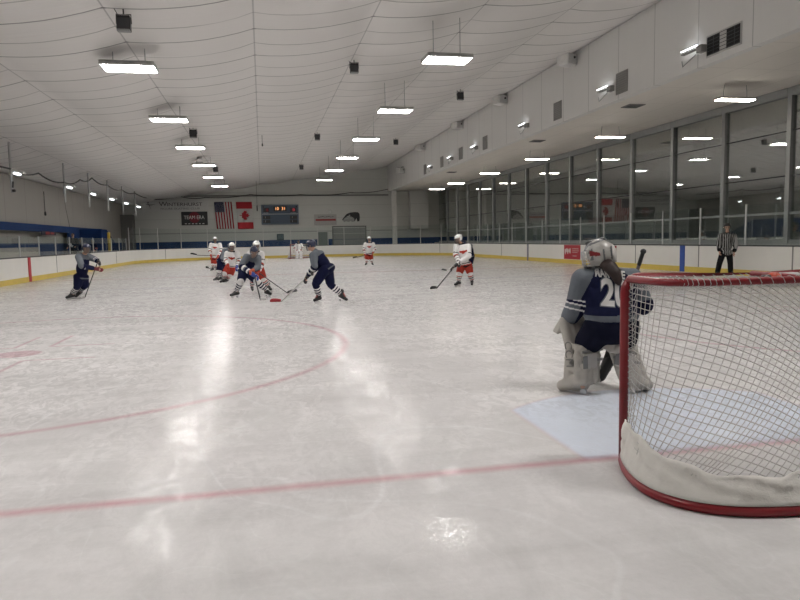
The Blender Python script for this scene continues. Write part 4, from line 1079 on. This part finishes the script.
# black boxes hung on the ceiling seams
def hung_box(x, y, zc, k, label):
    o = empty('hanging_heater', label, 'heater', (x, y, zc), 0, 'black boxes hung from the ceiling')
    b = MB(); b.box((0, 0, 0), (.40 * k, .30 * k, .44 * k), Matrix.Rotation(-.10, 3, 'X'), .02); b.build('body', M_black, o)
    b = MB(); b.box((0, -.165 * k, -.02), (.34 * k, .02, .34 * k), Matrix.Rotation(-.10, 3, 'X'), .004); b.build('front_grille', pm('grille', (.045, .045, .05), .6, .3, 60), o)
    b = MB(); b.box((0, -.10 * k, -.235 * k), (.38 * k, .22 * k, .04), None, .01); b.build('lower_lip', M_mull, o)
    b = MB(); zt_ = ceil_z(x) - zc - .02
    b.tube([(-.215 * k, 0, 0), (-.215 * k, 0, .28 * k), (.215 * k, 0, .28 * k), (.215 * k, 0, 0)], .014, 6); b.tube([(0, 0, .28 * k), (0, 0, max(.3 * k, zt_))], .014, 6)
    b.tube([(-.12, 0, .28 * k), (-.2, .0, max(.3 * k, zt_))], .009, 6); b.build('yoke_bracket', M_black, o)
    return o
for x, y, zc, k, lb in ((-2.66, 15.3, 6.10, .68, 'largest black box hanging top left, above the nearest left light'), (3.13, 22.0, 7.02, .66, 'black box on the seam right of the centre seam, nearest of that seam'),
                        (3.12, 36.6, 7.02, .66, 'middle black box on the seam right of the centre seam'), (3.12, 51.5, 7.02, .7, 'farthest black box on the seam right of the centre seam'),
                        (-2.70, 30.2, 6.14, .72, 'black box hanging right behind the second left light'), (-2.72, 44.6, 6.14, .72, 'small black box far down the left light row'),
                        (8.85, 29.1, 7.75, .70, 'black box hanging near the upper right wall, nearest of its row'), (8.75, 43.2, 7.75, .70, 'farther black box near the upper right wall'),
                        (6.75, 49.5, 7.48, .68, 'tilted dark box beside the far right lights')):
    hung_box(x, y, zc, k, lb)
for x, y, z0, z1, lb in ((.20, 35.0, 6.42, 6.84, 'short dark cable drop below the centre seam of the ceiling, nearer one'), (-.16, 35.0, 4.25, 4.65, 'x'),):
    if lb != 'x':
        b = MB(); b.tube([(x, y, z0), (x, y, ceil_z(x))], .012, 6); o = tag(b.build('cable_drop', M_cable), lb, 'cable'); b = MB(); b.caps((x, y, z0 - .09), (x, y, z0), .035, .03); b.build('drop_weight', M_black, o)
b = MB(); b.tube([(-.3, 60, 4.62), (-.3, 60, ceil_z(-.3))], .014, 6); o = tag(b.build('cable_drop', M_cable), 'long thin cable hanging at the far end in front of the flags', 'cable'); b = MB(); b.caps((-.3, 60, 4.2), (-.3, 60, 4.6), .05, .05); b.build('drop_weight', M_black, o)

# ------------------------------------------------------------------ fittings on the upper right wall
def wall_speaker(y, z, label, k=1.):
    o = empty('wall_speaker', label, 'speaker', (WR - .38, y, z), .45, 'white boxes high on the upper right wall')
    b = MB(); b.box((0, 0, 0), (.62 * k, .52 * k, .46 * k), None, .07); b.build('cabinet', pm('speaker_pale', (.72, .72, .70), .5, .1), o)
    b = MB(); b.box((0, -.27 * k, 0), (.5 * k, .03, .36 * k), None, .01); b.build('front_grille', pm('speaker_grille', (.55, .55, .54), .6, .3, 50), o)
    b = MB(); b.caps((.1, -.28 * k, .06), (.1, -.295 * k, .06), .05, .05); b.build('sensor_eye', M_black, o)
    b = MB(); b.tube([(0, 0, .22 * k), (.2, 0, .34), (.36, .02, .34)], .03, 8); b.tube([(-.28 * k, 0, .1), (-.28 * k, 0, .27 * k), (.28 * k, 0, .27 * k), (.28 * k, 0, .1)], .02, 6); b.build('bracket', M_mull, o)
for y, z, lb in ((24.7, 8.27, 'nearest and largest white box high on the upper right wall'), (32.199999999999996, 8.27, 'second white box high on the upper right wall'), (39.599999999999994, 8.27, 'third white box high on the upper right wall'), (49.199999999999996, 8.27, 'fourth white box high on the upper right wall'), (56.6, 7.3, 'farthest white box on the upper right wall')):
    wall_speaker(y, z, lb)
def vent(y, z, w, h, label, dark=False):
    b = MB(); x = WR
    b.box2((x - .03, y - w / 2, z - h / 2), (x, y + w / 2, z + h / 2), .004)
    o = tag(b.build('wall_vent', M_lgrey if dark else pm('vent_frame', (.30, .295, .28), .6)), label, 'vent', 'vents on the upper right wall')
    b = MB()
    if dark:
        b.box2((x - .036, y + w * .10, z - h * .42), (x - .028, y + w * .47, z + h * .42)); b.build('opening', M_dark, o); b = MB(); b.box2((x - .036, y - w * .47, z - h * .42), (x - .028, y - w * .10, z + h * .42)); b.build('opening', M_dark, o)
        b = MB()
        for q in (-.3, .3): b.box2((x - .045, y + w * q - .05, z - h * .42), (x - .034, y + w * q - .03, z + h * .42))
        for j in range(6): b.box2((x - .042, y - w * .46, z - h * .4 + j * h * .16), (x - .036, y + w * .46, z - h * .4 + j * h * .16 + .014))
        b.build('louvre', M_rail, o)
    else:
        for j in range(9): b.box((x - .034, y, z - h * .42 + j * h * .105), (.012, w * .9, h * .07), Matrix.Rotation(.5, 3, 'Y'))
        b.build('louvre', M_vent, o)
vent(16.12, 6.58, 1.38, .58, 'double dark louvred opening, nearest vent on the upper right wall', True)
for k, (y, lb) in enumerate(((21.25, 'nearest plain grey square vent on the upper right wall'), (26.3, 'second plain grey square vent on the upper right wall'), (35.5, 'third grey square vent on the upper right wall'), (40.1, 'fourth grey vent on the upper right wall'), (44.5, 'fifth grey vent on the upper right wall'), (49.3, 'farthest grey vent on the upper right wall'))):
    vent(y, 6.66, .74, .72, lb)
E_up = emit_mat('uplight_tube', (.95, .97, 1.), 9.)
def uplight(y, label):
    o = empty('wall_uplight', label, 'wall light', (WR - .16, y, 6.62), 0, 'small uplights on the upper right wall')
    b = MB(); b.box((.05, -.52, -.05), (.18, .24, .20), None, .02); b.box((0, -.06, -.03), (.12, .62, .03), None, .006); b.build('housing', M_vent, o)
    b = MB(); b.box((-.02, -.06, .07), (.04, .72, .02), None, .01); b.build('lamp', E_up, o)
    b = MB(); b.tube([(.1, -.2, -.12), (.12, .15, -.22), (.12, .42, -.30), (.12, .46, -.14)], .012, 6); b.tube([(.02, -.18, .04), (-.02, -.18, .10)], .02, 6); b.build('conduit', M_mull, o)
for y, lb in ((17.42, 'nearest small bright uplight on the upper right wall, beside the dark louvres'), (22.35, 'second small bright uplight on the upper right wall'), (29.9, 'third uplight on the upper right wall'), (37.3, 'fourth uplight on the upper right wall'), (42.3, 'fifth uplight on the upper right wall'), (47.6, 'farthest uplight on the upper right wall')):
    uplight(y, lb)
for y, lb in ((22.4, 'nearest flat dark diffuser on the right soffit'), (31.0, 'second flat dark diffuser on the right soffit'), (46.0, 'farthest flat dark diffuser on the right soffit')):
    b = MB(); b.box((13.3, y, SOFF - .018), (.62, .62, .03), None, .006); o = tag(b.build('air_diffuser', M_vent), lb, 'vent', 'diffusers on the soffit')
    b = MB()
    for j in range(5): b.box((13.3, y - .22 + j * .11, SOFF - .036), (.52, .03, .012))
    b.build('louvre', M_rail, o)

# ------------------------------------------------------------------ left side: floodlights on poles, cable, bench
E_fl = emit_mat('flood_lamp', (.92, .97, 1.), 5.)
XPO = -9.3
def flood(y, z, zb, label):
    o = empty('pole_floodlight', label, 'floodlight', (XPO, y, z), 0, 'floodlights on hanging poles at the left')
    b = MB(); b.tube([(0, 0, ceil_z(XPO) - z - .04), (0, 0, zb - z)], .045, 8); b.build('pole', pm('pole_grey', (.36, .36, .35), .5), o)
    b = MB(); b.box((.30, -.06, .06), (.44, .36, .10), Matrix.Rotation(.25, 3, 'Y'), .03); b.box((.10, -.04, .02), (.16, .10, .10), None, .02); b.build('lamp_head', M_lgrey, o)
    b = MB(); b.box((.26, -.12, -.03), (.24, .20, .09), Matrix.Rotation(.25, 3, 'Y'), .04); b.build('lens', E_fl, o)
    return o
fl = flood(28.3, 4.28, 3.55, 'nearest floodlight on a hanging pole by the left wall')
for y, lb in ((35.4, 'second floodlight pole from the near left'), (40.1, 'third floodlight pole from the near left'), (44.8, 'fourth floodlight pole from the near left'), (49.3, 'fifth floodlight pole from the near left'), (54.0, 'farthest floodlight pole, near the far left corner')):
    dup(fl, (XPO, y, 4.32), lb)
b = MB(); b.box((XPO + .10, 28.2, 3.62), (.11, .11, .10), None, .02); b.tube([(XPO + .05, 28.25, 3.75), (XPO + .12, 28.1, 3.95)], .03, 8); tag(b.build('camera_box', M_black), 'small black device clamped low on the nearest left pole', 'camera')
def swag(pts, r, label):
    P = []
    for a, c in zip(pts, pts[1:]):
        a, c = V(a), V(c)
        for i in range(8):
            t = i / 8; p = a.lerp(c, t); p.z -= .14 * 4 * t * (1 - t); P.append(p)
    P.append(V(pts[-1])); b = MB(); b.tube(P, r, 6); return tag(b.build('cable', M_cable, None, True), label, 'cable')
swag([(XPO, 20, 4.75), (XPO, 28.3, 4.45), (XPO, 31.6, 4.62), (XPO, 35.4, 4.55), (XPO, 38.4, 4.95), (XPO, 41, 5.28), (XPO, 44.8, 5.2), (XPO, 49.3, 5.24), (XPO, 54, 5.35), (-9.6, 63.7, 5.6)], .034, 'thick black cable swagged from pole to pole along the left side')
swag([(-10.5, 63.9, 5.52), (-7.1, 63.9, 5.72), (-4.9, 63.9, 5.62), (-.9, 63.9, 5.86), (3.7, 63.9, 5.82), (8.4, 63.9, 5.98), (12.1, 63.9, 6.3)], .034, 'black cable sagging across the top of the far wall')
b = MB(); b.tube([(WL + .05, 42, 4.6), (WL + .05, 42, 3.4)], .018, 6); o = tag(b.build('wall_cable', M_cable), 'short cable dangling on the left wall between two poles', 'cable'); b = MB(); b.caps((WL + .06, 42, 3.28), (WL + .06, 42, 3.42), .06, .05); b.build('cable_plug', M_black, o)
b = MB(); b.tube([(WL + .04, 46.0, 4.9), (WL + .04, 46.3, 3.8), (WL + .04, 46.9, 2.7)], .016, 6); tag(b.build('wall_conduit', pm('conduit_grey', (.15, .15, .14), .6)), 'thin dark conduit running down the left wall', 'conduit')
# bench enclosure
b = MB(); b.box2((-11.9, 8, 2.28), (-11.75, 55.5, 2.66), .01); b.box2((-11.9, 45.2, .36), (-11.75, 55.5, 2.30), .01); b.box2((-11.75, 47.6, .36), (-10.4, 47.75, 2.55), .01)
b.prism([(0, 0), (3.2, 0), (0, 1.2)], Matrix.Translation((-11.75, 55.5, 1.46)) @ Matrix(((0, 0, 1, 0), (1, 0, 0, 0), (0, 1, 0, 0), (0, 0, 0, 1))), -.15)
struct(b.build('wall_bench', M_blue))
b = MB(); b.box2((-12.15, 12, -.125), (-9.85, 50, .34)); struct(b.build('floor.002', pm('rubber', (.05, .05, .055), .9)))
def bench(y0, y1, label):
    o = empty('team_bench', label, 'bench', (-11.3, (y0 + y1) / 2, .34), 0, 'benches behind the left boards'); L = y1 - y0
    b = MB(); b.box((0, 0, .45), (.36, L, .05), None, .01); b.build('seat', pm('bench_beige', (.42, .40, .36), .6), o)
    b = MB(); b.box((-.30, 0, .82), (.05, L, .55), None, .01); b.build('backrest', pm('bench_beige', (.42, .40, .36), .6), o)
    for q in (-.45, 0, .45):
        b = MB(); b.box((0, q * L, .215), (.30, .06, .42), None, .01); b.build('leg', M_mull, o)
bench(14, 24, 'pale bench behind the left boards nearest the camera side'); bench(26, 38.5, 'pale bench behind the glass left of the black-coated person')
b = MB(); b.box2((-9.80, 46.9, 1.06), (-9.66, 47.2, 2.3), .03); b.bm.transform(Matrix.Translation((-.12, 0, 0))); tag(b.build('padded_post', pm('pad_yellow', (.55, .38, .06), .6)), 'yellow padded post standing behind the left boards', 'post')
b = MB(); b.box2((-11.74, 39.6, 2.10), (-11.70, 42.2, 2.30), .005); o = tag(b.build('bench_sign', pm('sign_dark', (.03, .03, .05), .6)), 'small dark sign with red marks under the blue bench beam', 'sign')
b = MB(); b.box2((-11.70, 40.3, 2.13), (-11.69, 41.0, 2.28)); b.box2((-11.70, 41.2, 2.14), (-11.69, 41.8, 2.26)); b.build('sign_mark', pm('sign_red', (.28, .03, .03), .6), o)

# ------------------------------------------------------------------ goals
def goal_net(loc, rz, label, fine=True):
    g = empty('hockey_net', label, 'hockey net', loc, rz)
    # local: x across, y = depth behind the goal line (positive), z up
    hw, H, r = .945, 1.22, .03
    cr = .10
    fr = [(-hw, 0, 0), (-hw, 0, H - cr)] + [(-hw + cr - cr * math.cos(a), 0, H - cr + cr * math.sin(a)) for a in [i * PI / 12 for i in range(1, 6)]]
    fr += [(-hw + cr, 0, H)] + [(-x, y, z) for x, y, z in (fr + [(-hw + cr, 0, H)])[::-1]]
    b = MB(); b.tube(fr, r, 14); b.build('goal_frame', M_red, g, True)
    base = [(-.945, .02), (-1.03, .14), (-1.115, .34), (-1.165, .56), (-1.15, .74), (-1.06, .90), (-.93, 1.00), (-.75, 1.065), (-.5, 1.10), (-.2, 1.115), (0, 1.12)]
    top = [(-.925, .02), (-.93, .14), (-.93, .26), (-.91, .36), (-.86, .44), (-.80, .48), (-.70, .505), (-.58, .52), (-.38, .53), (-.15, .535), (0, .535)]
    def sm(P):
        P = [V((x, y, 0)) for x, y in P]; full = P + [V((-p.x, p.y, 0)) for p in P[-2::-1]]
        out = []
        for i in range(len(full) - 1):
            p0, p1, p2, p3 = full[max(i - 1, 0)], full[i], full[i + 1], full[min(i + 2, len(full) - 1)]
            for k in range(6):
                t = k / 6
                out.append(.5 * ((2 * p1) + (p2 - p0) * t + (2 * p0 - 5 * p1 + 4 * p2 - p3) * t * t + (3 * p1 - p0 - 3 * p2 + p3) * t ** 3))
        return out + [full[-1]]
    B, T = sm(base), sm(top)
    b = MB(); b.tube([p + V((0, 0, .028)) for p in B], .028, 10); b.build('base_bar', M_red, g, True)
    b = MB(); b.tube([p + V((0, 0, H - .01)) for p in T], .024, 10); b.build('top_bar', M_red, g, True)
    b = MB(); b.tube([(0, 0.02, H), (0, .25, H), (0, .535, H - .01), (0, .80, .75), (0, 1.06, .25), (0, 1.11, .04)], .019, 10); b.build('back_bar', M_red, g, True)
    # cumulative arc length (bottom-ish average) used as the sheet coordinate
    S = [0]
    for i in range(len(B) - 1): S.append(S[-1] + ((B[i + 1] - B[i]).length + (T[i + 1] - T[i]).length) / 2)
    tot = S[-1]
    def sheet(s, v, out=.0):
        s = max(0, min(tot, s)); i = 0
        lo, hi = 0, len(S) - 1
        while hi - lo > 1:
            m = (lo + hi) // 2
            if S[m] <= s: lo = m
            else: hi = m
        t = (s - S[lo]) / max(1e-9, S[lo + 1] - S[lo]) if lo + 1 < len(S) else 0
        bt, tp = B[lo].lerp(B[lo + 1], t), T[lo].lerp(T[lo + 1], t)
        p = tp.lerp(bt, v); bulge = math.sin(PI * v) * .03
        c = V((0, .3, 0)); d = (p - c); d.z = 0; d.normalize()
        p = p - d * (bulge - out); p.z = (H - .01) * (1 - v) + .06 * v
        return p
    Hs = 1.22
    def theta(s):
        q = min(s, tot - s); return .03 + .70 * max(0., min(1., (q - .45) / 1.15))
    b = MB(); step = .044 if fine else .11; cr_ = .0029 if fine else .006
    K = 150 if fine else 50
    gs = [0]
    for i in range(K):
        s = tot * (i + .5) / K; gs.append(gs[-1] + math.tan(theta(s) * (1 if s < tot / 2 else -1)) * tot / K)
    # strands running across, then strands running down
    vA = -1.4
    while vA < 2.6:
        run = []
        for i in range(K + 1):
            s = tot * i / K; v = (vA + gs[i]) / Hs
            if 0 <= v <= .90: run.append(sheet(s, v))
            else:
                if len(run) > 1: b.tube(run, cr_, 4, False)
                run = []
        if len(run) > 1: b.tube(run, cr_, 4, False)
        vA += step
    sm_ = .0; half = tot / 2
    while sm_ < half + 1.0:
        run = []; n_ = 26; ph = min(.80, .04 + theta(min(sm_, half)) * 1.12 + .12 * min(1, sm_ / .8)); s = sm_ + math.tan(ph) * Hs * .475
        for j in range(n_ + 1):
            if 0 <= s <= half: run.append((s, .90 * j / n_))
            s -= math.tan(ph) * Hs * .90 / n_
        if len(run) > 1:
            b.tube([sheet(s_, v) for s_, v in run], cr_, 4, False); b.tube([sheet(tot - s_, v) for s_, v in run], cr_, 4, False)
        sm_ += step * (1.6 if sm_ < .45 else (1.6 - .58 * min(1, (sm_ - .45) / .5)))
    b.build('netting', M_cord, g)
    # roof netting and lacing
    b = MB()
    for i in range(0, len(T), 1):
        if abs(T[i].x) < .93 and i % 2 == 0: b.tube([(T[i].x, .02, H), (T[i].x * .995, T[i].y * .5, H - .075), T[i] + V((0, 0, H - .01))], cr_, 4, False)
    for k in range(1, 12):
        y = .045 * k; xs_ = [p.x for p in T if p.y >= y]
        if xs_: b.tube([(min(xs_), y, H), (0, y, H - .075 * math.sin(PI * y / .53)), (max(xs_), y, H)], cr_, 4, False)
    b.build('roof_netting', M_cord, g)
    b = MB()
    for sgn in (-1, 1):
        for k in range(27):
            z = .12 + k * .039
            b.tube([(sgn * (hw - .012), .026, z), (sgn * (hw - .050), .034, z + .016), (sgn * (hw - .014), .028, z + .036)], .0032, 4, False)
            b.tube([(sgn * (hw - .050), .034, z + .016), (sgn * (hw - .058), .040, z + .055)], .0028, 4, False)
    P = []
    for i in range(len(T)):
        for q in range(3):
            a = (i * 3 + q) * 1.05; t = T[i].lerp(T[min(i + 1, len(T) - 1)], q / 3); P.append(t + V((0, math.cos(a) * .028, H - .01 + math.sin(a) * .028)))
    b.tube(P, .0026, 4, False); b.build('lacing_cord', M_cord, g)
    # padded skirt along the base
    b = MB(); R = []
    random.seed(3)
    ns = 220
    for i in range(ns + 1):
        s = tot * i / ns; u = s / tot
        wr = .010 * math.sin(s * 14) + .008 * math.sin(s * 37 + 1) + .006 * math.sin(s * 71)
        top_v = .80 + .07 * min(1, max(0, min(s, tot - s) - .3) / .5) + .012 * math.sin(s * 6) + .008 * math.sin(s * 23)
        R.append([b.bm.verts.new(sheet(s, top_v + (1.0 - top_v) * j / 8, .016 + (wr + .010 * math.sin(s * 19 + j * 1.4)) * math.sin(PI * min(1, j / 8 + .15)))) for j in range(9)])
    for A, B_ in zip(R, R[1:]):
        for j in range(8): b.bm.faces.new((A[j], A[j + 1], B_[j + 1], B_[j]))
    m, nt, bs = newmat('skirt_canvas') if 'skirt' not in MATS else (MATS['skirt'], None, None)
    if nt:
        v, x, y, z = coords(nt); n1 = noise(nt, v, 9, 5, .65); n2 = noise(nt, v, 3, 3, .5, (1, 1, .4))
        nt.links.new(mixc(nt, (n1 * .7 + n2 * .5 - .2).clamp(), (.60, .58, .535), (.82, .80, .76)), bs.inputs['Base Color']); bs.inputs['Roughness'].default_value = .75; bump(nt, bs, n1, .5, .02); MATS['skirt'] = m
    o = b.build('base_skirt', MATS['skirt'], g, True); o.modifiers.new('thick', 'SOLIDIFY').thickness = .008
    return g
goal_net((X0, YG, 0), PI, 'red framed goal net close to the camera at the right')
goal_net((X0, 57.6, 0), 0, 'small red goal net far away behind the far goalie', False)
# bottle lying on the near net
bo = empty('water_bottle', 'orange and black water bottle lying on top of the near net', 'bottle', (3.20, 3.74, 1.202), .1)
b = MB(); b.tube([(.06, 0, 0), (.20, 0, 0), (.235, 0, 0), (.25, 0, 0)], [.036, .037, .034, .02], 14); b.build('body', pm('bottle_grey', (.42, .43, .43), .35), bo, True)
b = MB(); b.tube([(.0, 0, 0), (.025, 0, 0), (.065, 0, 0)], [.030, .039, .039], 14); b.build('collar', pm('bottle_orange', (.50, .07, .03), .4), bo, True)
b = MB(); b.tube([(-.055, 0, 0), (-.045, 0, 0), (.0, 0, 0)], [.018, .026, .028], 12); b.build('cap', M_black, bo, True)

# ------------------------------------------------------------------ camera and world
cam = bpy.data.cameras.new('camera'); co = bpy.data.objects.new('camera', cam); C.objects.link(co)
cam.sensor_width = 36; cam.lens = 667.29 / 800 * 36; cam.clip_end = 300; cam.clip_start = .05
fw_, rr, uu = V((0.19936427, 0.9756694, -0.09123109)), V((0.9792167, -0.2018951, -0.01931405)), V((0.03726324, 0.08548448, 0.99564243))
co.matrix_world = Matrix(((rr.x, uu.x, -fw_.x, 0), (rr.y, uu.y, -fw_.y, 0), (rr.z, uu.z, -fw_.z, 1.5037), (0, 0, 0, 1)))
sc = bpy.context.scene; sc.camera = co
w = bpy.data.worlds.new('world'); sc.world = w; w.use_nodes = True
w.node_tree.nodes['Background'].inputs[0].default_value = (.5, .5, .5, 1); w.node_tree.nodes['Background'].inputs[1].default_value = .05
sc.view_settings.view_transform = 'Standard'; sc.view_settings.look = 'None'; sc.view_settings.gamma = 1; sc.view_settings.use_curve_mapping = False
sc.view_settings.exposure = EXPO
sc.cycles.use_denoising = True
sc.cycles.max_bounces = 8; sc.cycles.diffuse_bounces = 4; sc.cycles.glossy_bounces = 4; sc.cycles.transparent_max_bounces = 24
sc.cycles.sample_clamp_indirect = 6; sc.cycles.caustics_reflective = False; sc.cycles.caustics_refractive = False
